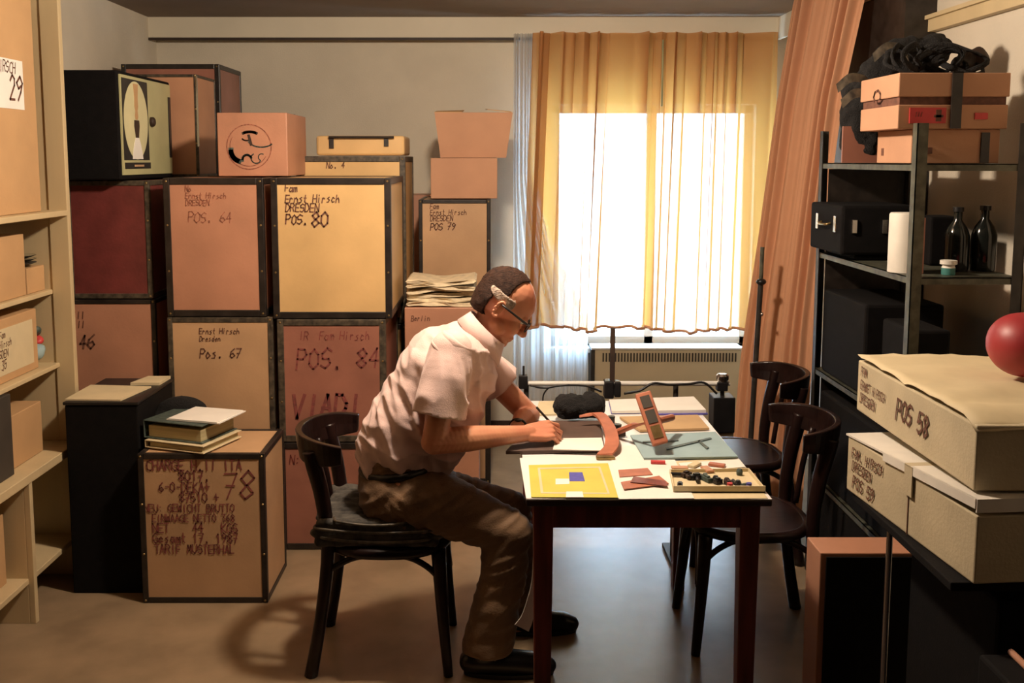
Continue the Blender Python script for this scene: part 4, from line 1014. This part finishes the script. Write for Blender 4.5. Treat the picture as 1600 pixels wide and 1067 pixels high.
# parts tray
tr = thing('parts_tray', 'shallow cream tray of small black parts at the front right corner', 'tray', atz(1120, 770, TZ))
q4 = [atz(1052, 770, TZ+.002), atz(1196, 770, TZ+.002), atz(1170, 738, TZ+.002), atz(1046, 740, TZ+.002)]
bm = BM(); prism(bm, q4, (0, 0, .004))
for k in range(4):
    a, b = q4[k], q4[(k+1) % 4]; n_ = Vector((0, 0, 1)).cross(b-a).normalized()*.004; prism(bm, [a, b, b+n_, a+n_], (0, 0, .020 if k == 0 else .014))
part('tray', bm, M['cream'], tr, world=True)
random.seed(11)
def inq(u, v): return q4[0].lerp(q4[1], u).lerp(q4[3].lerp(q4[2], u), v)
names = ['black plug part lying in the cream tray', 'black knob part lying in the cream tray']
for k in range(16):
    u = .08+.85*((k*.377) % 1); v = .15+.7*((k*.61) % 1); p = inq(u, v)+Vector((0, 0, .006))
    T = Matrix.Translation(p) @ Matrix.Rotation(random.uniform(0, 3), 4, 'Z'); bm = BM(); s_ = random.uniform(.010, .022)
    if k % 3 == 0: box(bm, -s_, s_, -.008, .008, 0, .012, T); box(bm, -s_*.5, s_*.5, -.005, .005, .012, .017, T)
    elif k % 3 == 1: lathe(bm, [(0, 0), (.009, 0), (.010, .010), (.006, .018), (0, .018)], p, 12)
    else: tube(bm, [T @ Vector((-s_*1.5, 0, .006)), T @ Vector((s_, .005, .006))], .006, 8)
    single('electrical_part', bm, M[['blackplastic', 'green', 'blackplastic', 'darkbrown'][k % 4]], 'small dark electrical part lying in the cream tray', 'electrical part', group='small parts in the cream tray')
for (x, y, m, l_) in ((1140, 768, 'redlab', 'tiny red cap at the front rim of the tray'), (1170, 768, 'blue', 'tiny blue cap at the front rim of the tray')):
    bm = BM(); p = atz(x, y-2, TZ+.006); lathe(bm, [(0, 0), (.008, 0), (.008, .022), (0, .022)], p, 12); single('screw_top', bm, M[m], l_, 'cap', smooth='auto')
for k, (x, y, m) in enumerate(((1062, 733, 'orange'), (1085, 728, 'cream'), (1105, 735, 'orange'), (1120, 728, 'leather'))):
    bm = BM(); p = atz(x, y, TZ+.008); T = Matrix.Translation(p) @ Matrix.Rotation(k*.9, 4, 'Z'); box(bm, -.025, .025, -.012, .012, 0, .008, T)
    single('wood_offcut', bm, M[m], ['orange wood offcut nearest the red marker', 'cream wood offcut behind the parts tray', 'orange wood offcut in the middle behind the tray', 'red brown wood offcut farthest right behind the tray'][k], 'wood offcut', bevel=.002, group='wood offcuts behind the tray')
# hanging white strip behind the front left leg
bm = BM(); P = smooth_path([at(834, 860, 2.86), at(832, 905, 2.86), at(827, 930, 2.86), at(818, 958, 2.86), at(808, 972, 2.86)], 6); rr = []
Pt = [Vector((P[0].x+.005, P[0].y, TZ-.10))]+P
for i, p in enumerate(Pt):
    w_ = .006+.030*i/len(Pt); rr.append([bm.verts.new(p+Vector((-w_*.2, 0, -w_*.2))), bm.verts.new(p+Vector((w_, .012, -w_)))])
for i in range(len(Pt)-1): bm.faces.new((rr[i][0], rr[i][1], rr[i+1][1], rr[i+1][0]))
o = single('paper_strip', bm, M['paper'], 'curled white paper strip hanging behind the near left table leg', 'paper strip'); sd = o.modifiers.new('t', 'SOLIDIFY'); sd.thickness = .0015

# ---------------------------------------------------------------- rail with clamps behind the table
YRL = 4.12; zrl = zz(599, YRL); xp0 = xx(957, 560, YRL); rl = thing('equipment_rail', 'horizontal pale metal rail on feet behind the table', 'rail', ((xx(985, 600, YRL)), YRL, 0))
xa, xb = xx(815, 600, YRL), xx(1140, 600, YRL)
bm = BM(); tube(bm, [(xa, YRL, zrl), (xb, YRL, zrl)], .010, 10); part('bar', bm, M['win'], rl, smooth='auto', world=True)
for x in (xa+.02, xx(1056, 600, YRL)):
    bm = BM(); tube(bm, [(x, YRL, zrl-.010), (x, YRL, .0)], .011, 8); box(bm, x-.02, x+.02, YRL-.14, YRL+.14, 0, .018); part('stand_leg', bm, M['steeldark'], rl, world=True)
xp = xx(957, 560, YRL)
bm = BM(); box(bm, xp-.010, xp+.010, YRL-.008, YRL+.008, zrl-.02, zz(512, YRL)); part('post', bm, M['darkbrown'], rl, world=True, bevel=.002, label='brown upright post')
bm = BM(); box(bm, xp-.035, xp+.005, YRL-.03, YRL+.03, zrl-.06, zrl+.015); box(bm, xp+.008, xp+.035, YRL-.025, YRL+.02, zrl-.055, zrl+.012); part('clamp', bm, M['blackplastic'], rl, world=True, bevel=.006)
bm = BM(); box(bm, xa-.012, xa+.025, YRL-.02, YRL+.02, zrl-.02, zrl+.035); tube(bm, [(xa+.008, YRL, zrl+.03), (xa+.008, YRL, zrl+.075)], .005, 8); part('clamp', bm, M['blackplastic'], rl, world=True, bevel=.004)
xq = xx(1129, 590, YRL)
bm = BM(); lathe(bm, [(0, 0), (.020, 0), (.026, .012), (.026, .026), (.018, .034), (0, .034)], (xq, YRL, zrl+.008), 16); part('clamp_knob', bm, M['chrome'], rl, world=True, smooth='auto', label='chrome clamp knob')
bm = BM(); box(bm, xq-.025, xq+.02, YRL-.02, YRL+.02, zrl-.03, zrl+.008); box(bm, xq-.045, xq+.045, YRL-.05, YRL+.05, zrl-.20, zrl-.05); box(bm, xq-.008, xq+.008, YRL-.01, YRL+.01, zrl-.06, zrl-.02)
part('clamp', bm, M['blackplastic'], rl, world=True, bevel=.004)
bm = BM()
def cab(pts): return smooth_path([at(x, y, YRL-.03) for x, y in pts], 6)
tube(bm, cab(((828, 602), (850, 606), (880, 602), (915, 603), (940, 612))), .0045, 6)
single('black_cable', bm, M['blackplastic'], 'black cable running along the left half of the rail', 'cable', smooth=True)
bm = BM(); tube(bm, cab(((975, 615), (1000, 610), (1020, 599), (1045, 601), (1075, 600), (1100, 598), (1120, 615))), .0055, 6)
single('black_cable', bm, M['blackplastic'], 'thick black cable running along the right half of the rail', 'cable', smooth=True)
bm = BM(); tube(bm, cab(((848, 630), (850, 615), (862, 604), (890, 601))), .0035, 6)
single('black_cable', bm, M['blackplastic'], 'thin black cable looping down at the left end of the rail', 'cable', smooth=True)

# tripod lamp stand in front of the drape
YS = 4.62; sx = xx(1187, 500, YS)
sd_ = thing('tripod_stand', 'thin dark tripod stand with round knob in front of the orange drape', 'stand', (sx, YS, 0))
bm = BM(); tube(bm, [(sx-.035, YS, .10), (sx, YS, zz(440, YS))], .0125, 10); part('lower_pole', bm, M['steeldark'], sd_, smooth='auto', world=True)
bm = BM(); tube(bm, [(sx, YS, zz(440, YS)-.01), (sx+.003, YS, zz(386, YS))], .0095, 10); part('upper_pole', bm, M['steel'], sd_, smooth='auto', world=True)
bm = BM(); ball(bm, (sx, YS-.006, zz(440, YS)), (.024, .024, .016)); part('clamp_knob', bm, M['blackplastic'], sd_, smooth=True, world=True)
bm = BM(); ball(bm, (sx+.005, YS-.018, zz(490, YS)), (.008, .008, .010)); part('screw', bm, M['chrome'], sd_, smooth=True, world=True)
for k in range(3):
    a = R(100+120*k); bm = BM(); tube(bm, [(sx-.03, YS, .30), (sx-.03+.14*math.cos(a), YS+.14*math.sin(a), .012)], .008, 8); part('leg', bm, M['steeldark'], sd_, smooth='auto', world=True)

# ---------------------------------------------------------------- steel shelf on the right
QX0, QX1, QY0, QY1 = 1.305, 1.655, 3.10, 4.02
ss = thing('steel_shelf', 'dark open steel shelf unit along the right wall', 'shelf', ((QX0+QX1)/2, (QY0+QY1)/2, 0))
ztop = zz(192, QY0)
for a in (QX0, QX1):
    for b in (QY0, QY1):
        bm = BM(); sx_ = 1 if a == QX0 else -1; sy_ = 1 if b == QY0 else -1
        box(bm, min(a, a+sx_*.034), max(a, a+sx_*.034), min(b, b+sy_*.003), max(b, b+sy_*.003), 0, ztop); box(bm, min(a, a+sx_*.003), max(a, a+sx_*.003), min(b, b+sy_*.034), max(b, b+sy_*.034), 0, ztop)
        part('upright', bm, M['steel' if b == QY0 and a == QX0 else 'steeldark'], ss, world=True)
QZ = [zz(256, QY0), zz(434, QY0), .86, .42]
for z in QZ:
    bm = BM(); box(bm, QX0+.004, QX1-.004, QY0+.004, QY1-.004, z-.003, z)
    for a, b, c_, d_ in ((QX0+.004, QX1-.004, QY0+.004, QY0+.007), (QX0+.004, QX1-.004, QY1-.007, QY1-.004), (QX0+.004, QX0+.007, QY0+.004, QY1-.004), (QX1-.007, QX1-.004, QY0+.004, QY1-.004)):
        box(bm, a, b, c_, d_, z-.022, z)
    part('shelf_board', bm, M['steel'], ss, world=True)
bm = BM(); box(bm, QX0+.036, QX1-.036, QY1-.012, QY1-.008, .02, QZ[0]-.024); part('end_panel', bm, M['edge'], ss, world=True)
# files on the top shelf
zt0 = QZ[0]+.001
bx = thing('orange_case', 'low orange box with a dark finger hole on the top steel shelf', 'box', (1.45, 3.3, zt0))
x0 = xx(1424, 225, 3.16); zb1 = zz(202, 3.16)
bm = BM(); box(bm, x0, xx(1562, 225, 3.16), 3.16, 3.44, zt0, zb1); part('box', bm, M['card2'], bx, world=True, bevel=.003)
bm = BM(); box(bm, x0+.04, x0+.065, 3.156, 3.161, zt0+.03, zt0+.05); box(bm, x0-.001, x0+.002, 3.38, 3.40, zt0+.025, zt0+.05); part('finger_hole', bm, M['ink'], bx, world=True)
bm = BM(); box(bm, xx(1532, 225, 3.16), xx(1545, 225, 3.16), 3.154, 3.162, zt0+.002, zb1-.01); part('strap', bm, M['edge'], bx, world=True)
ba = thing('strapped_case', 'large orange box with black strap and red label, on the low orange box', 'box', (1.46, 3.3, zb1))
xa0, xa1 = xx(1407, 160, 3.13), xx(1580, 160, 3.13); za1 = zz(113, 3.13)
bm = BM(); box(bm, xa0, xa1, 3.13, 3.45, zb1+.001, zb1+.075); part('base', bm, M['card2'], ba, world=True, bevel=.003)
bm = BM(); box(bm, xa0-.002, xa1+.002, 3.128, 3.452, zb1+.10, za1); part('lid', bm, M['card2'], ba, world=True, bevel=.003)
bm = BM(); box(bm, xa0+.006, xa1-.004, 3.138, 3.444, zb1+.075, zb1+.10); part('dark_gap', bm, M['ink'], ba, world=True)
xs = xx(1497, 160, 3.13)
bm = BM(); box(bm, xs-.016, xs+.016, 3.122, 3.129, zb1+.002, za1+.003); box(bm, xs-.016, xs+.016, 3.122, 3.455, za1, za1+.004); part('strap', bm, M['edge'], ba, world=True)
bm = BM(); box(bm, xa0+.035, xs-.03, 3.126, 3.130, zb1+.018, zb1+.066); part('red_label', bm, M['redlab'], ba, world=True)
bm = BM(); write(bm, 'AGFA', (xa0+.045, 3.1255, zb1+.035), (1, 0, 0), (0, 0, 1), .015, .14, .1); box(bm, xs-.062, xs-.045, 3.1245, 3.126, zb1+.024, zb1+.060); bm.free()
bm = BM(); box(bm, xs-.062, xs-.045, 3.1245, 3.126, zb1+.024, zb1+.060); box(bm, xs-.068, xs-.039, 3.1245, 3.126, zb1+.036, zb1+.044); write(bm, 'III', (xa0+.05, 3.1258, zb1+.038), (1, 0, 0), (0, 0, 1), .014, .14, .2); part('label_print', bm, M['ink'], ba, world=True)
bm = BM(); box(bm, xs+.06, xs+.10, 3.126, 3.130, zb1+.03, zb1+.05); part('small_red_mark', bm, M['redlab'], ba, world=True)
bm = BM(); stroke(bm, [Vector((xa0-.0035, 3.30+.03*math.cos(a), zb1+.11+.02*math.sin(a))) for a in [k*.9 for k in range(9)]], .008, Vector((-1, 0, 0))); part('scribble', bm, M['ink'], ba, world=True)
ba.location.y += .015
# black straps and cables heaped on the orange boxes
def heap(n, cen, ext, label, m, r, seed, name='cable_coil'):
    random.seed(seed); bm = BM(); pts = []
    for k in range(n): pts.append(Vector(cen)+Vector((random.uniform(-1, 1)*ext[0], random.uniform(-1, 1)*ext[1], random.uniform(-1, 1)*ext[2])))
    P = smooth_path(pts, 6); tube(bm, P, r, 8)
    return bm
zA = za1+.006
bm = BM(); random.seed(5)
for k in range(11):
    c = Vector((xx(1425, 90, 3.28)+.021*k-.03, 3.29+.025*math.sin(k*2), zA+.040+.012*math.sin(k*1.1))); r_ = .042+.014*math.sin(k*1.7)
    a0 = .7*k; b0 = random.uniform(.5, 1.6)
    tube(bm, [c+Vector((r_*math.cos(a)*b0+.010*math.sin(3*a+k), .06*math.sin(a+a0), r_*math.sin(a)+.008*math.sin(2*a+k*2))) for a in [2*math.pi*j/24 for j in range(24)]], random.choice((.006, .009, .011)), 8, closed=True, flat=.5)
for v in bm.verts: v.co.z = max(v.co.z, zA+.0)
single('cable_coil', bm, M['wool'], 'tangled black cable loops on top of the strapped orange box', 'cable', smooth=True)
bm = BM(); chain(bm, [((xx(1500, 90, 3.3), 3.3, zA+.03), .030), ((xx(1525, 85, 3.3), 3.3, zA+.05), .038)], 1)
bm = remesh(bm, .007, 3); displace(bm, lambda p, n: .012*noise.noise(p*30))
for v in bm.verts: v.co.z = max(v.co.z, zA+.001)
single('black_pouch', bm, M['darkbrown'], 'dark brown pouch at the right end of the tangled cables', 'pouch', smooth=True)
# black bag hanging left of the boxes on the shelf
bm = BM(); zsh = QZ[0]
cbx = xx(1345, 150, 3.65)
chain(bm, [((cbx, 3.62, zsh+.085), .075), ((cbx-.01, 3.60, zsh+.24), .078), ((cbx+.09, 3.56, zsh+.36), .075), ((cbx+.20, 3.54, zsh+.385), .060)], 1.0, .3)
bm = remesh(bm, .008, 3); displace(bm, lambda p, n: .020*noise.noise(p*16)+.008*noise.noise(p*45))
for v in bm.verts: v.co.z = max(v.co.z, zsh+.001)
bgd = thing('black_bag', 'slumped black bag with grey straps at the left of the orange boxes', 'bag', (cbx, 3.62, zsh))
part('bag', bm, M['wool'], bgd, world=True, smooth=True)
bm = BM()
for k, (px, py) in enumerate(((1338, 136), (1395, 88), (1345, 160))):
    c = at(px, py, 3.49); rr = []
    P = smooth_path([c+Vector((-.07, 0, .01)), c+Vector((-.03, -.02, .045)), c+Vector((.03, -.02, .03)), c+Vector((.06, 0, -.03))], 5)
    for p in P: rr.append([bm.verts.new(p), bm.verts.new(p+Vector((.008, .0, -.030)))])
    for i in range(len(P)-1): bm.faces.new((rr[i][0], rr[i][1], rr[i+1][1], rr[i+1][0]))
o = part('strap', bm, M['worn'], bgd, world=True); q = o.modifiers.new('t', 'SOLIDIFY'); q.thickness = .004
bm = BM(); box(bm, cbx-.09, cbx+.04, 3.56, 3.57, zsh+.0015, zsh+.13); single('brown_folder', bm, M['redbrown'], 'red brown folder standing in front of the slumped black bag', 'folder')
# middle shelf: aluminium case, tube, bottles, jar
zm = QZ[1]+.001
bm = BM(); fx = xx(1292, 360, 3.86)
cs = thing('latch_case', 'black case with two pale latches at the far end of the middle steel shelf', 'case', (1.42, 3.8, zm))
bm = BM(); box(bm, 1.265, 1.55, 3.62, 3.98, zm+.02, zm+.20); box(bm, 1.32, 1.55, 3.63, 3.97, zm, zm+.02); part('body', bm, M['black'], cs, world=True, bevel=.012)
for yy in (3.68, 3.88): bm = BM(); box(bm, 1.258, 1.268, yy-.014, yy+.014, zm+.10, zm+.16); part('latch', bm, M['chrome'], cs, world=True, bevel=.002)
for xx_ in (1.31, 1.42): bm = BM(); box(bm, xx_-.010, xx_+.010, 3.612, 3.622, zm+.10, zm+.15); part('latch', bm, M['chrome'], cs, world=True, bevel=.002)
bm = BM(); tube(bm, smooth_path([(1.262, 3.73, zm+.13), (1.245, 3.74, zm+.125), (1.245, 3.82, zm+.125), (1.262, 3.83, zm+.13)], 5), .005, 8); part('handle', bm, M['screw'], cs, world=True, smooth=True)
bm = BM(); p = (xx(1413, 385, 3.26), 3.26); r_ = .035
lathe(bm, [(0, 0), (.050, 0), (.050, .188), (.046, .194), (0, .194)], (p[0]-.0, p[1], zm), 24)
single('paper_roll', bm, M['whitecard'], 'cream coloured roll standing behind the near steel upright', 'roll', smooth='auto')
for k, (px, h_, m_, l_) in enumerate(((1494, .21, 'bottle', 'dark bottle with narrow neck, left of the pair on the steel shelf'), (1536, .215, 'bottle', 'dark bottle with sloping shoulders, right of the pair on the shelf'))):
    t = thing('bottle', l_, 'bottle', (xx(px, 400, 3.30), 3.30, zm), 0, 'dark bottles on the steel shelf'); bm = BM()
    lathe(bm, [(0, 0), (.038, 0), (.040, .01), (.040, h_*.55), (.030, h_*.68), (.013, h_*.80), (.013, h_*.93), (0, h_*.93)], (0, 0, 0), 20); part('body', bm, M[m_], t, smooth='auto')
    bm = BM(); lathe(bm, [(0, h_*.93), (.017, h_*.93), (.017, h_), (0, h_)], (0, 0, 0), 14); part('cap', bm, M['blackplastic'], t, smooth='auto')
jr = thing('small_jar', 'small jar with teal label and pale lid on the middle steel shelf', 'jar', (xx(1482, 415, 3.18), 3.18, zm))
bm = BM(); lathe(bm, [(0, 0), (.020, 0), (.021, .004), (.021, .022), (0, .022)], (0, 0, 0), 18); part('label_band', bm, M['teal'], jr, smooth='auto')
bm = BM(); lathe(bm, [(0, .022), (.021, .022), (.018, .030), (.026, .034), (.026, .046), (0, .048)], (0, 0, 0), 18); part('lid', bm, M['whitecard'], jr, smooth='auto')
bm = BM(); box(bm, xx(1452, 400, 3.45), xx(1500, 400, 3.45), 3.45, 3.58, zm, zm+.17); single('dark_equipment_box', bm, M['black'], 'dark equipment box standing left of the two bottles', 'box', bevel=.008)
bm = BM(); box(bm, xx(1436, 380, 3.2), xx(1440, 380, 3.2)+.01, 3.20, 3.22, zm, zm+.18); single('wooden_lath', bm, M['redbrown'], 'narrow red brown slat leaning inside the near steel upright', 'slat')
bm = BM(); box(bm, 1.34, 1.46, 3.14, 3.40, QZ[2]+.001, QZ[2]+.30); single('dark_equipment_box', bm, M['black'], 'tall dark box on the steel shelf above the white cartons', 'box', bevel=.01)
bm = BM(); box(bm, 1.32, 1.60, 3.50, 3.95, QZ[2]+.001, QZ[2]+.33); single('dark_equipment_box', bm, M['black'], 'wide dark box at the far end of the third steel shelf', 'box', bevel=.01)
bm = BM(); box(bm, 1.32, 1.62, 3.15, 3.95, QZ[3]+.001, QZ[3]+.36); single('dark_equipment_box', bm, M['black'], 'long dark box filling the lowest steel shelf', 'box', bevel=.01)
bm = BM(); box(bm, 1.32, 1.62, 3.15, 3.95, .0, QZ[3]-.03); single('dark_equipment_box', bm, M['black'], 'dark box on the floor under the steel shelf', 'box', bevel=.01)
p = Vector((1.275, 3.47, 0))
# dark tall board between drape and rail
bm = BM(); yb0 = 4.14; box(bm, XR-.13, XR-.005, yb0, 4.95, 0, ZC-.14); single('tall_dark_board', bm, M['edge'], 'tall dark brown board standing behind the drape by the right wall', 'board')

# salmon crate on the floor at the right
sx0 = xx(1272, 852, 2.98)
sb = thing('salmon_crate', 'low salmon crate on the floor behind the trolley with the white cartons', 'crate', (1.15, 3.05, 0))
zs = zz(852, 2.98)
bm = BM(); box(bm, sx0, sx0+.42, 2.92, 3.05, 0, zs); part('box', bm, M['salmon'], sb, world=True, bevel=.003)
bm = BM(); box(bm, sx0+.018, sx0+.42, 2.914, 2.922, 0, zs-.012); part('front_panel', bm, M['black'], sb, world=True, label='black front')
# tubular trolley carrying the cartons
tx0, tx1, ty0, ty1 = .965, 1.75, 2.02, 2.60; tzz = .815
tl = thing('tubular_trolley', 'thin legged metal trolley under the white cartons at the right', 'trolley', (1.35, 2.0, 0))
bm = BM(); box(bm, tx0, tx1, ty0, ty1, tzz-.02, tzz); part('top_board', bm, M['black'], tl, world=True, bevel=.003)
for a, b, m_ in ((1.050, ty1-.05, 'chrome'), (tx1-.02, ty1-.012, 'chrome'), (tx0+.16, ty0+.20, 'steeldark'), (tx1-.02, ty0+.012, 'steeldark')):
    bm = BM(); tube(bm, [(a, b, tzz-.02), (a, b, 0)], .008, 10); part('leg', bm, M[m_], tl, world=True, smooth='auto')
bm = BM(); box(bm, tx0+.10, tx1-.02, ty0+.02, ty1-.04, .13, .15); part('lower_board', bm, M['black'], tl, world=True)
bm = BM(); box(bm, tx0+.12, tx1-.03, ty0+.03, ty1-.10, .152, .76); single('black_equipment_case', bm, M['black'], 'large black case on the lower board of the trolley', 'case', bevel=.01)
# the two cartons, turned slightly
def big(label, fa, na, ztop_, zbot, wid, m, lines, nm):
    """fa / na = far-left and near-left ground corners (x, y)"""
    fa, na = Vector((*fa, 0)), Vector((*na, 0)); d = (fa-na); L_ = d.length; ang = math.atan2(d.y, d.x)-math.pi/2
    t = thing(nm, label, 'carton', (na.x, na.y, zbot), ang)
    bm = BM(); box(bm, 0, wid, 0, L_, .001, ztop_-zbot); part('carton', bm, M[m], t, bevel=.004)
    bm = BM()
    for s, a, z, h in lines: write(bm, s, (-.0015, L_-a, z), (0, -1, 0), (0, 0, 1), h, .13)
    part('lettering', bm, M['ink'], t)
    return t, L_
def ground(x, y, z): return atz(x, y, z).xy
zb = tzz+.001
fa = ground(1322, 764, zb); na = ground(1521, 914, zb); print('59', fa, na)
z59 = at(1322, 680, fa.y).z; print('z59', z59)
t59, L5 = big('lower white carton marked POS 59 with a raised lid and tape strap', fa, na, z59, zb, .60, 'greybeige',
    (('FAM. HIRSCH', .03, .100, .026), ('DRESDEN', .035, .065, .026), ('POS 59', .04, .018, .034)), 'lidded_carton')
bm = BM(); T = Matrix.Rotation(R(0), 4, 'X'); hz = z59-zb
box(bm, -.004, .61, .0, L5+.004, hz+.012, hz+.017)
box(bm, -.006, -.001, .0, L5*.66, hz-.004, hz+.017); box(bm, -.004, .61, -.004, .0, hz-.012, hz+.017)
for v in bm.verts:
    v.co.z += .02*(1-v.co.y/L5)-.012*(v.co.y/L5)
part('lid', bm, M['whitecard'], t59, label='white lid')
bm = BM(); box(bm, -.007, -.003, L5*.42, L5*.48, hz-.05, hz+.022); box(bm, -.007, .2, L5*.42, L5*.48, hz+.019, hz+.023); part('strap', bm, M['greybeige'], t59)
bm = BM(); box(bm, -.002, 0, L5*.455, L5*.46, .002, hz-.05); part('seam', bm, M['ink'], t59)
z58b = z59+.040
fa = ground(1338, 640, z58b); na = ground(1521, 768, z58b); z58 = at(1338, 562, fa.y).z; print('58', fa, na, z58)
t58, L8 = big('upper white carton marked POS 58 with sagging paper on top', fa, na, z58, z58b, .62, 'greybeige',
    (('FAM', .03, .105, .024), ('ERNST HIRSCH', .03, .068, .024), ('DRESDEN', .03, .030, .026), ('POS 58', .28, .050, .052)), 'papered_carton')
h8 = z58-z58b
bm = BM(); g = []
nx_, ny_ = 20, 24
for i in range(nx_+1):
    row = []
    for j in range(ny_+1):
        u, v = i/nx_, j/ny_; x = -.004+.65*u; y = L8*v; z = h8+.006+.010*noise.noise(Vector((x*7, y*9, 3)))+.006*noise.noise(Vector((x*25, y*20, 7)))+.008
        if v < .10: z -= (.1-v)*.25
        row.append(bm.verts.new((x, y-.006, max(z, h8+.002) if v > .05 else z)))
    g.append(row)
for i in range(nx_):
    for j in range(ny_): bm.faces.new((g[i][j], g[i+1][j], g[i+1][j+1], g[i][j+1]))
o = part('top_paper', bm, M['cream'], t58, smooth=True, label='cream sagging paper'); q = o.modifiers.new('t', 'SOLIDIFY'); q.thickness = .002
# red cushion on top
bm = BM(); c = at(1598, 533, 2.42); zc_ = z58+.022
chain(bm, [((c.x, 2.42, zc_+.080), .080), ((c.x+.20, 2.42, zc_+.080), .080)], 1.2, .2, 3)
bm = remesh(bm, .008, 6)
for v in bm.verts: v.co.z = max(v.co.z, zc_+.001)
single('red_cushion', bm, M['red'], 'dark red rounded cushion lying on the upper white carton', 'cushion', smooth=True)
bm = BM(); box(bm, 1.0, 1.72, 1.40, 1.96, 0, .69); single('black_equipment_case', bm, M['black'], 'black case standing on the floor at the lower right, in front of the trolley', 'case', bevel=.008)
bm = BM(); tube(bm, [(1.062, 1.95, .698), (1.058, 1.45, .698)], .007, 8)
single('wooden_dowel', bm, M['salmon'], 'thin reddish wooden rod lying on the black case at the lower right', 'rod', smooth=True)
